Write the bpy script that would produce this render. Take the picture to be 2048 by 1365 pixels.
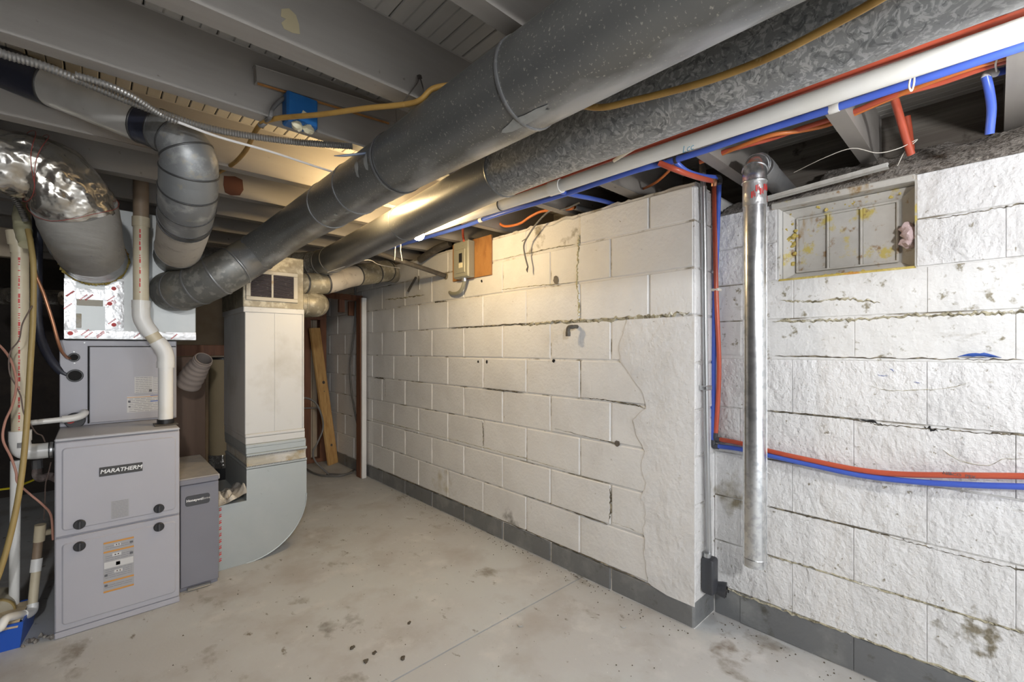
# Basement furnace room: painted block walls, exposed joists, round ducts, furnace and pipes.
import bpy, bmesh, math, random
from mathutils import Vector, Matrix, noise

for o in list(bpy.data.objects):
    bpy.data.objects.remove(o)
S = bpy.context.scene
COL = S.collection
random.seed(7)

# ------------------------------------------------------------------ camera
YAW = math.atan2(836, 900)
cd = bpy.data.cameras.new('camera')
cd.sensor_width = 36.0
cd.lens = 900.0 / 2048.0 * 36.0
cd.shift_y = 15.0 / 2048.0
cd.clip_start = 0.02
cam = bpy.data.objects.new('camera', cd)
COL.objects.link(cam)
cam.location = (0, 0, 1.197)
cam.rotation_euler = (math.pi / 2, 0, -YAW)
S.camera = cam

# ------------------------------------------------------------------ world, light levels, exposure
wd = bpy.data.worlds.new('world')
S.world = wd
wd.use_nodes = True
bg = wd.node_tree.nodes['Background']
bg.inputs[0].default_value = (0.93, 0.965, 1.0, 1)
bg.inputs[1].default_value = 1.3
S.view_settings.view_transform = 'Standard'
S.view_settings.look = 'None'
S.view_settings.gamma = 1.0
S.view_settings.use_curve_mapping = False
S.view_settings.exposure = 0.95
BULB_WARM = 9.0      # watts of light, the bulb by the long wall
BULB_NEAR = 12.5      # bulb over the right of the room, out of frame
BULB_FILL = 60.0      # added fill bulb behind the camera, no lamp known there
BULB_BAY = 6.0        # bulb between the two ducts, hidden behind the nearer one
S.cycles.max_bounces = 5
S.cycles.diffuse_bounces = 3
S.cycles.glossy_bounces = 2
S.cycles.caustics_reflective = False
S.cycles.caustics_refractive = False

# ------------------------------------------------------------------ helpers
W = {}
def V(p):
    return Vector(p)

def link(o, parent=None, wloc=None):
    COL.objects.link(o)
    W[o.name] = Vector(wloc) if wloc is not None else Vector(o.location)
    if parent is not None:
        o.parent = parent
        o.matrix_parent_inverse = Matrix.Translation(-W[parent.name])
    return o

def tag(o, label=None, cat=None, group=None, kind=None):
    if label: o['label'] = label
    if cat: o['category'] = cat
    if group: o['group'] = group
    if kind: o['kind'] = kind
    return o

def thing(name, loc, label, cat, group=None):
    o = bpy.data.objects.new(name, None)
    o.empty_display_size = 0.05
    o.location = loc
    link(o)
    return tag(o, label, cat, group)

def struct(name, loc=(0, 0, 0)):
    o = bpy.data.objects.new(name, None)
    o.location = loc
    link(o)
    o['kind'] = 'structure'
    return o

def smooth(me, ang=0.7):
    me.polygons.foreach_set('use_smooth', [True] * len(me.polygons))
    try:
        me.set_sharp_from_angle(angle=ang)
    except Exception:
        pass

def mesh(name, verts, faces, mat, parent=None, sm=True, label=None):
    """verts in world coordinates; origin goes to the bottom centre"""
    vs = [Vector(v) for v in verts]
    lo = Vector((min(v.x for v in vs), min(v.y for v in vs), min(v.z for v in vs)))
    hi = Vector((max(v.x for v in vs), max(v.y for v in vs), max(v.z for v in vs)))
    c = Vector(((lo.x + hi.x) / 2, (lo.y + hi.y) / 2, lo.z))
    me = bpy.data.meshes.new(name)
    me.from_pydata([v - c for v in vs], [], faces)
    me.update()
    if sm:
        smooth(me)
    me.materials.append(mat)
    o = bpy.data.objects.new(name, me)
    o.location = c
    link(o, parent, c)
    if label: o['label'] = label
    return o

BOXES = {}
def box(name, x0, x1, y0, y1, z0, z1, mat, parent=None, bev=0.0, segs=1, label=None):
    d = (round(abs(x1 - x0), 5), round(abs(y1 - y0), 5), round(abs(z1 - z0), 5))
    key = d + (mat.name, bev, segs)
    me = BOXES.get(key)
    if me is None:
        bm = bmesh.new()
        bmesh.ops.create_cube(bm, size=1.0)
        for v in bm.verts:
            v.co = Vector((v.co.x * d[0], v.co.y * d[1], v.co.z * d[2]))
        if bev > 0:
            b = min(bev, min(d) * 0.45)
            bmesh.ops.bevel(bm, geom=list(bm.edges), offset=b, segments=segs, affect='EDGES', profile=0.5)
        me = bpy.data.meshes.new(name)
        bm.to_mesh(me); bm.free()
        if segs > 1: smooth(me, 0.5)
        me.materials.append(mat)
        BOXES[key] = me
    o = bpy.data.objects.new(name, me)
    c = Vector(((x0 + x1) / 2, (y0 + y1) / 2, (z0 + z1) / 2))
    o.location = c
    link(o, parent, c)
    if label: o['label'] = label
    return o

def beam(name, a, b, w, h, mat, parent=None, up=(0, 0, 1), bev=0.002, label=None):
    """square bar from a to b, w wide and h along up"""
    a, b = V(a), V(b)
    t = (b - a).normalized()
    s = t.cross(V(up)).normalized()
    u = s.cross(t).normalized()
    L = (b - a).length
    bm = bmesh.new()
    bmesh.ops.create_cube(bm, size=1.0)
    for v in bm.verts:
        v.co = (a + b) / 2 + t * (v.co.x * L) + s * (v.co.y * w) + u * (v.co.z * h)
    if bev:
        bmesh.ops.bevel(bm, geom=list(bm.edges), offset=min(bev, w * .4, h * .4), segments=1, affect='EDGES')
    bm.verts.index_update()
    vs = [v.co.copy() for v in bm.verts]
    fs = [[v.index for v in f.verts] for f in bm.faces]
    bm.free()
    return mesh(name, vs, fs, mat, parent, sm=False, label=label)

def spline(pts, n=8, rad=None):
    """Catmull-Rom through pts; returns points (and radii)"""
    P = [V(p) for p in pts]
    R = list(rad) if rad is not None else [0.0] * len(P)
    if len(P) < 3:
        out = [P[0].lerp(P[-1], i / n) for i in range(n + 1)]
        rr = [R[0] + (R[-1] - R[0]) * i / n for i in range(n + 1)]
        return out, rr
    Q = [P[0] * 2 - P[1]] + P + [P[-1] * 2 - P[-2]]
    out, rr = [], []
    for i in range(1, len(Q) - 2):
        p0, p1, p2, p3 = Q[i - 1], Q[i], Q[i + 1], Q[i + 2]
        for k in range(n):
            t = k / n
            out.append(0.5 * ((2 * p1) + (p2 - p0) * t + (2 * p0 - 5 * p1 + 4 * p2 - p3) * t * t + (3 * p1 - p0 - 3 * p2 + p3) * t ** 3))
            rr.append(R[i - 1] + (R[i] - R[i - 1]) * t)
    out.append(P[-1]); rr.append(R[-1])
    return out, rr

def frames(pts):
    n = len(pts)
    T = []
    for i in range(n):
        a = pts[max(i - 1, 0)]; b = pts[min(i + 1, n - 1)]
        T.append((b - a).normalized())
    ref = Vector((0, 0, 1)) if abs(T[0].z) < 0.9 else Vector((0, 1, 0))
    N = (ref - T[0] * ref.dot(T[0])).normalized()
    out = []
    for i in range(n):
        N = (N - T[i] * N.dot(T[i])).normalized()
        out.append((pts[i], T[i], N, T[i].cross(N)))
    return out

def tube_geo(pts, rad, seg=16, caps=True, jit=None, wall=0.0):
    fr = frames(pts)
    vs, fs = [], []
    for i, (p, t, nn, b) in enumerate(fr):
        r = rad[i] if isinstance(rad, (list, tuple)) else rad
        for k in range(seg):
            a = 2 * math.pi * k / seg
            d = nn * math.cos(a) + b * math.sin(a)
            rr = r
            if jit: rr += jit(i, a, p + d * r)
            vs.append(p + d * rr)
    m = len(fr)
    for i in range(m - 1):
        for k in range(seg):
            fs.append((i * seg + k, i * seg + (k + 1) % seg, (i + 1) * seg + (k + 1) % seg, (i + 1) * seg + k))
    if wall > 0:                       # open tube with an inner skin
        base = len(vs)
        for i, (p, t, nn, b) in enumerate(fr):
            r = (rad[i] if isinstance(rad, (list, tuple)) else rad) - wall
            for k in range(seg):
                a = 2 * math.pi * k / seg
                vs.append(p + (nn * math.cos(a) + b * math.sin(a)) * r)
        for i in range(m - 1):
            for k in range(seg):
                fs.append((base + i * seg + k, base + (i + 1) * seg + k, base + (i + 1) * seg + (k + 1) % seg, base + i * seg + (k + 1) % seg))
        for k in range(seg):
            fs.append((k, base + k, base + (k + 1) % seg, (k + 1) % seg))
            e = (m - 1) * seg
            fs.append((e + k, e + (k + 1) % seg, base + e + (k + 1) % seg, base + e + k))
    elif caps:
        fs.append(tuple(reversed(range(seg))))
        fs.append(tuple(range((m - 1) * seg, m * seg)))
    return vs, fs

def tube(name, pts, rad, mat, parent=None, seg=16, n=0, caps=True, jit=None, wall=0.0, label=None):
    if n:
        R = rad if isinstance(rad, (list, tuple)) else [rad] * len(pts)
        pts, rad = spline(pts, n, R)
    else:
        pts = [V(p) for p in pts]
    vs, fs = tube_geo(pts, rad, seg, caps, jit, wall)
    return mesh(name, vs, fs, mat, parent, label=label)

def ring(name, c, axis, R, w, h, mat, parent=None, seg=32, label=None):
    """band of width w, standing h proud of radius R"""
    c, t = V(c), V(axis).normalized()
    prof = [(-w / 2, -0.002), (-w / 2, h * .6), (-w * .25, h), (w * .25, h), (w / 2, h * .6), (w / 2, -0.002)]
    ref = Vector((0, 0, 1)) if abs(t.z) < .9 else Vector((0, 1, 0))
    N = (ref - t * ref.dot(t)).normalized(); B = t.cross(N)
    vs, fs = [], []
    m = len(prof)
    for k in range(seg):
        a = 2 * math.pi * k / seg
        d = N * math.cos(a) + B * math.sin(a)
        for (s, r) in prof:
            vs.append(c + t * s + d * (R + r))
    for k in range(seg):
        for j in range(m):
            fs.append((k * m + j, ((k + 1) % seg) * m + j, ((k + 1) % seg) * m + (j + 1) % m, k * m + (j + 1) % m))
    return mesh(name, vs, fs, mat, parent, label=label)

def disc(name, c, axis, R, th, mat, parent=None, seg=24, ry=None, label=None):
    c, t = V(c), V(axis).normalized()
    return tube(name, [c, c + t * th * .8, c + t * th], [R, R, R * .88], mat, parent, seg, label=label)

def duct(root, pts, rad, mat, cuts, seamm, n=10, seg=32, seam_w=.012, seam_h=.004, part='section', mats=None, jit=None):
    """round duct in sections; cuts count control points along the path"""
    P, R = spline(pts, n, rad)
    L = [0.0]
    for i in range(1, len(P)): L.append(L[-1] + (P[i] - P[i - 1]).length)
    T = L[-1]
    fr = frames(P)
    idx = [0]
    for c in cuts:
        i = min(len(P) - 1, round(c * n))
        if i > idx[-1]: idx.append(i)
    if idx[-1] < len(P) - 1: idx.append(len(P) - 1)
    for j in range(len(idx) - 1):
        a, b = idx[j], idx[j + 1]
        vs, fs = tube_geo(P[a:b + 1], R[a:b + 1], seg, True, jit)
        mesh(part, vs, fs, (mats[j] if mats and j < len(mats) and mats[j] else mat), root)
        if j > 0:
            ring('seam', P[a], fr[a][1], R[a], seam_w, seam_h, seamm, root)
    return P, R, fr

def text(name, s, size, o, xd, yd, mat, parent, shear=0.0, ext=0.0004, bold=0.0, align='CENTER'):
    cu = bpy.data.curves.new(name, 'FONT')
    cu.body = s; cu.size = size; cu.align_x = align; cu.align_y = 'CENTER'
    cu.shear = shear; cu.extrude = ext; cu.offset = bold
    cu.resolution_u = 2
    to = bpy.data.objects.new(name, cu)
    COL.objects.link(to)
    dg = bpy.context.evaluated_depsgraph_get()
    me0 = bpy.data.meshes.new_from_object(to.evaluated_get(dg))
    bpy.data.objects.remove(to)
    xd, yd = V(xd).normalized(), V(yd).normalized()
    zd = xd.cross(yd)
    vs = [V(o) + xd * v.co.x + yd * v.co.y + zd * v.co.z for v in me0.vertices]
    fs = [tuple(p.vertices) for p in me0.polygons]
    return mesh(name, vs, fs, mat, parent, sm=False)

def quads(name, rects, o, xd, yd, mat, parent, th=0.0004):
    """flat print: small thin rectangles (x0,x1,y0,y1) on the plane at o"""
    xd, yd = V(xd).normalized(), V(yd).normalized(); zd = xd.cross(yd)
    vs, fs = [], []
    for (a, b, c, d) in rects:
        i = len(vs)
        for z in (0, th):
            for (x, y) in ((a, c), (b, c), (b, d), (a, d)):
                vs.append(V(o) + xd * x + yd * y + zd * z)
        fs += [(i + 4, i + 5, i + 6, i + 7), (i, i + 1, i + 5, i + 4), (i + 1, i + 2, i + 6, i + 5), (i + 2, i + 3, i + 7, i + 6), (i + 3, i, i + 4, i + 7)]
    return mesh(name, vs, fs, mat, parent, sm=False)

# ------------------------------------------------------------------ materials
def mat(name, col, rough=0.6, metal=0.0, layers=(), bump=(), emit=None, spec=0.5, coat=0.0, rlayer=None):
    """layers: (scale, detail, colour, lo, hi[, stretch[, kind]]) mixed by world-space noise; bump: (scale, detail, strength, dist[, stretch])"""
    m = bpy.data.materials.new(name)
    m.use_nodes = True
    nt = m.node_tree
    N = nt.nodes; K = nt.links
    b = N['Principled BSDF']
    b.inputs['Roughness'].default_value = rough
    b.inputs['Metallic'].default_value = metal
    b.inputs['Specular IOR Level'].default_value = spec
    b.inputs['Coat Weight'].default_value = coat
    b.inputs['Base Color'].default_value = (*col, 1)
    if emit:
        b.inputs['Emission Color'].default_value = (*emit[0], 1)
        b.inputs['Emission Strength'].default_value = emit[1]
    geo = N.new('ShaderNodeNewGeometry')
    def vec(st, off):
        mp = N.new('ShaderNodeMapping')
        mp.inputs['Scale'].default_value = st or (1, 1, 1)
        mp.inputs['Location'].default_value = (off * 3.1, off * 1.7, off * 2.3)
        K.new(geo.outputs['Position'], mp.inputs['Vector'])
        return mp.outputs[0]
    cur = None
    for i, L in enumerate(layers):
        sc, det, c2, lo, hi = L[:5]
        st = L[5] if len(L) > 5 else None
        kind = L[6] if len(L) > 6 else 'noise'
        if kind == 'vor':
            tx = N.new('ShaderNodeTexVoronoi'); tx.inputs['Scale'].default_value = sc
            fac = tx.outputs['Distance']
        elif kind == 'cell':
            tx = N.new('ShaderNodeTexVoronoi'); tx.inputs['Scale'].default_value = sc
            sp = N.new('ShaderNodeSeparateColor'); K.new(tx.outputs['Color'], sp.inputs[0])
            fac = sp.outputs[0]
        elif kind == 'spot':
            dn = N.new('ShaderNodeVectorMath'); dn.operation = 'DISTANCE'
            K.new(geo.outputs['Position'], dn.inputs[0]); dn.inputs[1].default_value = st[:3]
            m1 = N.new('ShaderNodeMath'); m1.operation = 'MULTIPLY_ADD'
            K.new(dn.outputs['Value'], m1.inputs[0]); m1.inputs[1].default_value = -1.0 / st[3]; m1.inputs[2].default_value = 0.38
            tx = N.new('ShaderNodeTexNoise'); tx.inputs['Scale'].default_value = sc; tx.inputs['Detail'].default_value = det
            ad = N.new('ShaderNodeMath'); ad.operation = 'ADD'
            K.new(m1.outputs[0], ad.inputs[0]); K.new(tx.outputs['Fac'], ad.inputs[1])
            fac = ad.outputs[0]
            st = None
        elif kind == 'low':  # pale band on undersides: wall reflection painted in, ragged like zinc oxide
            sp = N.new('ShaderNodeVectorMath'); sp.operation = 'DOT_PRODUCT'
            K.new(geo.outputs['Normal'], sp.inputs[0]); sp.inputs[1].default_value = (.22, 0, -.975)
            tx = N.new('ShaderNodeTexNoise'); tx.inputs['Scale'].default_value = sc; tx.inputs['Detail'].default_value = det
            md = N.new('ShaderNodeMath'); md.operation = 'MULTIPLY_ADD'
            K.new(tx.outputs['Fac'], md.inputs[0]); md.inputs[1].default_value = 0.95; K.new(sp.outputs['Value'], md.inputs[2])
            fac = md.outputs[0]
        elif kind == 'up':
            sp = N.new('ShaderNodeSeparateXYZ'); K.new(geo.outputs['Normal'], sp.inputs[0])
            tx = N.new('ShaderNodeTexNoise'); tx.inputs['Scale'].default_value = sc; tx.inputs['Detail'].default_value = det
            md = N.new('ShaderNodeMath'); md.operation = 'MULTIPLY_ADD'
            K.new(tx.outputs['Fac'], md.inputs[0]); md.inputs[1].default_value = 0.35; K.new(sp.outputs[2], md.inputs[2])
            fac = md.outputs[0]
        else:
            tx = N.new('ShaderNodeTexNoise'); tx.inputs['Scale'].default_value = sc; tx.inputs['Detail'].default_value = det
            tx.inputs['Roughness'].default_value = 0.6
            if kind == 'swirl': tx.inputs['Distortion'].default_value = 2.5
            fac = tx.outputs['Fac']
        K.new(vec(st, i + 1), tx.inputs['Vector'])
        mr = N.new('ShaderNodeMapRange')
        mr.inputs['From Min'].default_value = lo; mr.inputs['From Max'].default_value = hi
        K.new(fac, mr.inputs['Value'])
        mx = N.new('ShaderNodeMix'); mx.data_type = 'RGBA'
        K.new(mr.outputs[0], mx.inputs[0])
        if cur is None: mx.inputs[6].default_value = (*col, 1)
        else: K.new(cur, mx.inputs[6])
        mx.inputs[7].default_value = (*c2, 1)
        cur = mx.outputs[2]
    if cur is not None: K.new(cur, b.inputs['Base Color'])
    if rlayer:
        tx = N.new('ShaderNodeTexNoise'); tx.inputs['Scale'].default_value = rlayer[0]; tx.inputs['Detail'].default_value = 4
        K.new(vec(None, 9), tx.inputs['Vector'])
        mr = N.new('ShaderNodeMapRange')
        mr.inputs['To Min'].default_value = rlayer[1]; mr.inputs['To Max'].default_value = rlayer[2]
        mr.inputs['From Min'].default_value = .3; mr.inputs['From Max'].default_value = .7
        K.new(tx.outputs['Fac'], mr.inputs['Value']); K.new(mr.outputs[0], b.inputs['Roughness'])
    prev = None
    for i, B in enumerate(bump):
        sc, det, stn, dist = B[:4]
        st = B[4] if len(B) > 4 else None
        tx = N.new('ShaderNodeTexNoise'); tx.inputs['Scale'].default_value = sc; tx.inputs['Detail'].default_value = det
        K.new(vec(st, i + 5), tx.inputs['Vector'])
        bp = N.new('ShaderNodeBump'); bp.inputs['Strength'].default_value = stn; bp.inputs['Distance'].default_value = dist
        K.new(tx.outputs['Fac'], bp.inputs['Height'])
        if prev is not None: K.new(prev, bp.inputs['Normal'])
        prev = bp.outputs[0]
    if prev is not None: K.new(prev, b.inputs['Normal'])
    return m

M = {}
M['paint'] = mat('white_paint', (.79, .785, .775), .55, layers=[(3, 4, (.70, .69, .675), .45, .75), (38, 3, (.33, .29, .22), .72, .78), (9, 5, (.5, .46, .38), .70, .84), (18, 5, (.13, .115, .09), .62, .95, (1.867, 2.02, .14, .24), 'spot'), (14, 4, (.50, .44, .30), .66, 1.05, (1.867, 2.75, .22, .5), 'spot')],
                 bump=[(60, 6, .5, .005), (9, 4, .45, .014)])
M['paint_rough'] = mat('white_paint_rough', (.80, .795, .79), .55, layers=[(3, 4, (.72, .71, .70), .45, .75), (45, 3, (.30, .27, .21), .67, .74), (16, 7, (.40, .36, .29), .66, .76, (1, .7, 1.6)), (16, 5, (.30, .26, .18), .66, .95, (2.06, .81, .55, .38), 'spot'), (24, 5, (.25, .22, .16), .80, .95, (2.06, .05, .3, .6), 'spot')],
                       bump=[(75, 6, .8, .006), (16, 6, .8, .022, (1, 1, .7))])
M['paint_dirty'] = mat('white_paint_dirty', (.77, .765, .75), .6, layers=[(3, 4, (.66, .65, .63), .4, .75), (30, 4, (.28, .25, .18), .60, .70), (11, 6, (.36, .32, .25), .62, .76, (1, .6, 1.5))],
                       bump=[(60, 5, .6, .005), (12, 5, .5, .014)])
M['mortar'] = mat('painted_mortar', (.76, .745, .72), .65, layers=[(7, 5, (.28, .25, .19), .54, .64)], bump=[(80, 4, .6, .005)])
M['mortar_rough'] = mat('cracked_mortar', (.72, .71, .69), .65, layers=[(6, 5, (.22, .19, .14), .47, .60)], bump=[(80, 4, .6, .005)])
M['parge'] = mat('parged_paint', (.79, .785, .78), .5, layers=[(4, 4, (.68, .675, .67), .42, .75), (40, 3, (.38, .34, .28), .70, .77), (12, 6, (.52, .50, .46), .64, .76)], bump=[(45, 6, .6, .007), (9, 5, .6, .02)])
M['grey_paint'] = mat('grey_base_paint', (.17, .175, .18), .45, layers=[(6, 5, (.26, .265, .26), .5, .7), (12, 5, (.09, .085, .07), .6, .72), (40, 3, (.55, .52, .46), .74, .8)], bump=[(50, 5, .4, .004)])
M['grey_mortar'] = mat('grey_base_mortar', (.14, .135, .125), .7, layers=[(10, 5, (.45, .42, .36), .60, .68)], bump=[(60, 5, .5, .004)])
M['floor'] = mat('concrete_floor', (.545, .545, .54), .72,
                 layers=[(1.5, 5, (.57, .585, .585), .46, .60), (2.6, 6, (.46, .44, .42), .50, .66), (5, 6, (.63, .625, .615), .56, .70), (4.5, 8, (.30, .275, .24), .62, .72, (1.2, .8, 1)), (16, 7, (.22, .195, .16), .64, .72, (1.4, .8, 1)), (90, 2, (.14, .12, .09), .74, .77), (70, 2, (.85, .84, .81), .745, .77), (14, 6, (.20, .18, .155), .76, 1.0, (.80, 1.95, 0, .55), 'spot'), (18, 6, (.24, .20, .16), .74, 1.0, (1.85, .72, 0, .5), 'spot')],
                 bump=[(30, 6, .25, .004), (120, 3, .2, .002)], rlayer=(3, .55, .85))
M['joist'] = mat('grey_painted_joist', (.30, .276, .25), .6, layers=[(3, 5, (.35, .325, .298), .45, .7, (.3, 3, 3)), (22, 4, (.10, .085, .07), .70, .78)], bump=[(40, 4, .25, .003, (.1, 1, 1))])
M['joist_edge'] = M['joist']
M['board'] = mat('grey_subfloor_board', (.44, .42, .385), .6, layers=[(4, 5, (.37, .35, .32), .45, .7, (3, .3, 1)), (60, 3, (.55, .53, .48), .72, .78)], bump=[(40, 4, .25, .003, (1, .1, 1))])
M['old_wood'] = mat('bare_old_wood', (.13, .11, .09), .8, layers=[(6, 6, (.22, .20, .17), .45, .7, (1, .15, 6)), (14, 5, (.05, .04, .03), .62, .72)], bump=[(30, 5, .5, .005, (1, .15, 5))])
M['dark'] = mat('dark_stone', (.035, .028, .024), .9, layers=[(5, 5, (.06, .045, .035), .45, .7)], bump=[(10, 5, .6, .02)])
M['redwood'] = mat('red_brown_stud', (.20, .085, .045), .7, layers=[(8, 5, (.12, .05, .03), .45, .7, (4, 4, .3))])
M['pine'] = mat('yellow_pine', (.56, .34, .13), .55, layers=[(9, 5, (.42, .23, .08), .45, .68, (5, 5, .35)), (6, 4, (.64, .43, .19), .55, .7, (6, 6, .3))])
M['ply'] = mat('plywood_board', (.42, .20, .06), .6, layers=[(12, 6, (.28, .11, .03), .45, .66, (1, 1, .4)), (60, 3, (.55, .35, .16), .68, .76)])
M['beige_panel'] = mat('beige_panel', (.46, .38, .28), .8, layers=[(3, 4, (.36, .28, .20), .45, .7)])
M['brown_panel'] = mat('brown_panel', (.15, .085, .05), .6, layers=[(3, 4, (.11, .06, .035), .4, .7, (3, 3, .4))])
M['furnace'] = mat('furnace_enamel', (.42, .415, .455), .38, spec=.45, layers=[(2, 3, (.45, .445, .485), .4, .7)])
M['furnace_edge'] = mat('furnace_edge', (.50, .50, .53), .4)
M['filter'] = mat('filter_enamel', (.20, .20, .235), .4, layers=[(2, 3, (.225, .225, .26), .4, .7)])
M['filter_lid'] = mat('filter_lid_dust', (.33, .325, .33), .6, layers=[(8, 4, (.44, .42, .39), .4, .65)])
M['black'] = mat('black_plastic', (.018, .018, .02), .4)
M['darkgrey'] = mat('dark_grey_plastic', (.055, .057, .065), .4)
M['badge'] = mat('badge', (.04, .038, .037), .45)
M['white'] = mat('white_print', (.82, .82, .82), .5)
M['sticker'] = mat('sticker', (.62, .61, .60), .5)
M['greysticker'] = mat('grey_sticker', (.38, .375, .385), .5)
M['ink'] = mat('ink', (.12, .12, .13), .6)
M['ink_soft'] = mat('soft_ink', (.24, .24, .26), .6)
M['orange_print'] = mat('orange_print', (.62, .29, .06), .5)
M['red_print'] = mat('red_print', (.62, .045, .04), .5)
M['blue_print'] = mat('blue_print', (.05, .12, .42), .5)
M['galv'] = mat('galvanised_spangle', (.33, .34, .345), .42, .6, layers=[(34, 4, (.56, .57, .575), .50, .58, None, 'swirl'), (26, 4, (.20, .21, .215), .54, .62, None, 'swirl'), (2.5, 4, (.36, .36, .35), .5, .75)], bump=[(30, 2, .05, .002)])
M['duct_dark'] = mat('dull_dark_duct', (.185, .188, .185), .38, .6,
                     layers=[(3, 4, (.225, .225, .215), .4, .7), (150, 2, (.46, .44, .39), .62, .70), (5, 5, (.36, .37, .37), .66, .74), (9, 9, (.46, .47, .48), 1.29, 1.50, (1, .5, 1), 'low'), (9, 4, (.33, .31, .27), .72, .90, None, 'up')], bump=[(60, 3, .06, .002)])  # 'low' layer paints the reflected highlight along the underside
M['duct_mid'] = mat('dull_duct', (.235, .24, .245), .36, .65, layers=[(3, 4, (.28, .285, .29), .4, .7), (90, 2, (.36, .36, .355), .62, .72), (9, 9, (.44, .45, .455), 1.33, 1.52, (1, .5, 1), 'low'), (9, 4, (.36, .32, .24), .72, .95, None, 'up')], bump=[(60, 3, .06, .002)])
M['duct_dusty'] = mat('dusty_elbow_duct', (.19, .19, .18), .45, .5, layers=[(30, 3, (.31, .305, .28), .5, .62), (6, 5, (.27, .255, .22), .5, .7), (9, 4, (.30, .27, .22), .5, .95, None, 'up')])
M['elbow'] = mat('weathered_elbow', (.26, .27, .275), .45, .5, layers=[(14, 6, (.45, .455, .45), .52, .66), (5, 5, (.18, .18, .18), .5, .68), (20, 5, (.36, .33, .27), .62, .72)])
M['old_galv'] = mat('old_brown_galv', (.30, .27, .20), .5, .4, layers=[(25, 5, (.46, .42, .33), .5, .6), (8, 5, (.20, .17, .12), .52, .68)])
M['seam'] = mat('seam_metal', (.34, .34, .335), .35, .7)
M['seam_dark'] = mat('seam_dark', (.08, .08, .08), .4, .5)
M['silver'] = mat('satin_aluminium', (.72, .70, .66), .36, .5, layers=[(3, 4, (.46, .44, .40), .45, .7), (30, 3, (.30, .28, .24), .72, .78)])
M['black_tape'] = mat('black_foil_tape', (.022, .024, .038), .35, layers=[(8, 4, (.05, .055, .075), .5, .7)], bump=[(14, 4, .5, .006)])
M['foil'] = mat('crinkled_foil', (.66, .64, .60), .25, .9, layers=[(5, 4, (.52, .45, .34), .5, .72)], bump=[(9, 3, .9, .04), (26, 2, .35, .01)])
M['foil_flat'] = mat('foil_tape', (.58, .58, .58), .36, .7, bump=[(26, 3, .35, .012), (10, 3, .3, .02)])
M['wrap'] = mat('grey_cloth_tape', (.30, .29, .27), .55, layers=[(5, 4, (.35, .34, .315), .45, .7), (10, 5, (.16, .17, .18), .66, .74, (1, 1, 4))], bump=[(10, 4, .5, .01, (1, 1, 6))])
M['wrap_tan'] = mat('tan_wrap', (.50, .45, .38), .6, layers=[(9, 5, (.32, .28, .24), .5, .7), (25, 4, (.16, .13, .10), .66, .74)], bump=[(20, 4, .5, .008)])
M['plenum'] = mat('plenum_sheet', (.40, .415, .41), .42, .45, layers=[(4, 4, (.45, .46, .45), .45, .7), (40, 3, (.3, .3, .29), .7, .8)])
M['sheet'] = mat('white_sheet_metal', (.60, .598, .585), .5, .2, layers=[(4, 5, (.50, .485, .45), .48, .68), (50, 3, (.35, .33, .29), .70, .78)])
M['sheet_low'] = mat('grey_sheet_metal', (.42, .455, .46), .42, .35, layers=[(3, 4, (.46, .49, .49), .45, .7), (25, 5, (.33, .34, .34), .66, .74)])
M['sheet_side'] = M['sheet_low']
M['canvas'] = mat('canvas_connector', (.46, .43, .36), .7, layers=[(8, 4, (.58, .56, .52), .45, .6), (9, 4, (.36, .27, .14), .56, .7)], bump=[(14, 3, .6, .012, (1, 1, 3))])
M['grille'] = mat('grille_frame', (.48, .44, .36), .5, .2, layers=[(14, 5, (.34, .24, .14), .58, .72)])
M['grille_dark'] = mat('grille_slats', (.17, .14, .15), .5, .3, layers=[(60, 4, (.33, .30, .29), .58, .68)])
M['void'] = mat('dark_inside', (.012, .011, .011), .9)
M['pvc_white'] = mat('white_pvc', (.84, .83, .80), .3, layers=[(6, 4, (.78, .76, .70), .5, .75)])
M['pvc_cream'] = mat('cream_pvc', (.66, .58, .42), .35, layers=[(5, 4, (.59, .50, .34), .5, .75)])
M['pvc_drain'] = mat('white_drain_pvc', (.82, .81, .775), .3, layers=[(8, 5, (.52, .43, .27), .68, .80), (4, 4, (.77, .75, .69), .45, .7)])
M['pvc_brown'] = mat('stained_pvc', (.30, .22, .15), .5, layers=[(6, 4, (.22, .15, .10), .45, .7)])
M['pex_blue'] = mat('blue_pex', (.065, .125, .56), .3, layers=[(6, 3, (.085, .16, .60), .4, .7)])
M['pex_red'] = mat('red_pex', (.54, .105, .055), .3, layers=[(6, 3, (.49, .085, .045), .4, .7)])
M['pex_orange'] = mat('orange_pex', (.68, .20, .05), .35)
M['galv_pipe'] = mat('bright_galvanised_pipe', (.74, .75, .76), .24, .92, layers=[(40, 3, (.56, .575, .59), .48, .6)], bump=[(3, 2, .15, .01, (1, 1, .3))])
M['conduit'] = mat('steel_conduit', (.52, .53, .54), .3, .85)
M['copper'] = mat('copper', (.58, .28, .16), .35, .7)
M['brass'] = mat('old_brown_tube', (.40, .235, .06), .42, .15, layers=[(9, 5, (.30, .165, .04), .45, .68), (40, 4, (.52, .34, .12), .66, .74)])
M['tan_hose'] = mat('tan_hose', (.40, .29, .11), .5, layers=[(6, 4, (.33, .23, .08), .4, .7)])
M['pink_wire'] = mat('pink_wire', (.55, .28, .21), .5)
M['brown_wire'] = mat('brown_wire', (.17, .12, .10), .6)
M['grey_cable'] = mat('grey_cable', (.15, .145, .14), .55)
M['armour'] = mat('armoured_cable', (.34, .33, .315), .4, .7)
M['cord'] = mat('white_cord', (.74, .72, .70), .6)
M['twine'] = mat('twine', (.72, .68, .60), .8)
M['iron'] = mat('dark_iron', (.085, .075, .065), .6, .3, layers=[(20, 4, (.14, .125, .105), .5, .65)])
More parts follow.
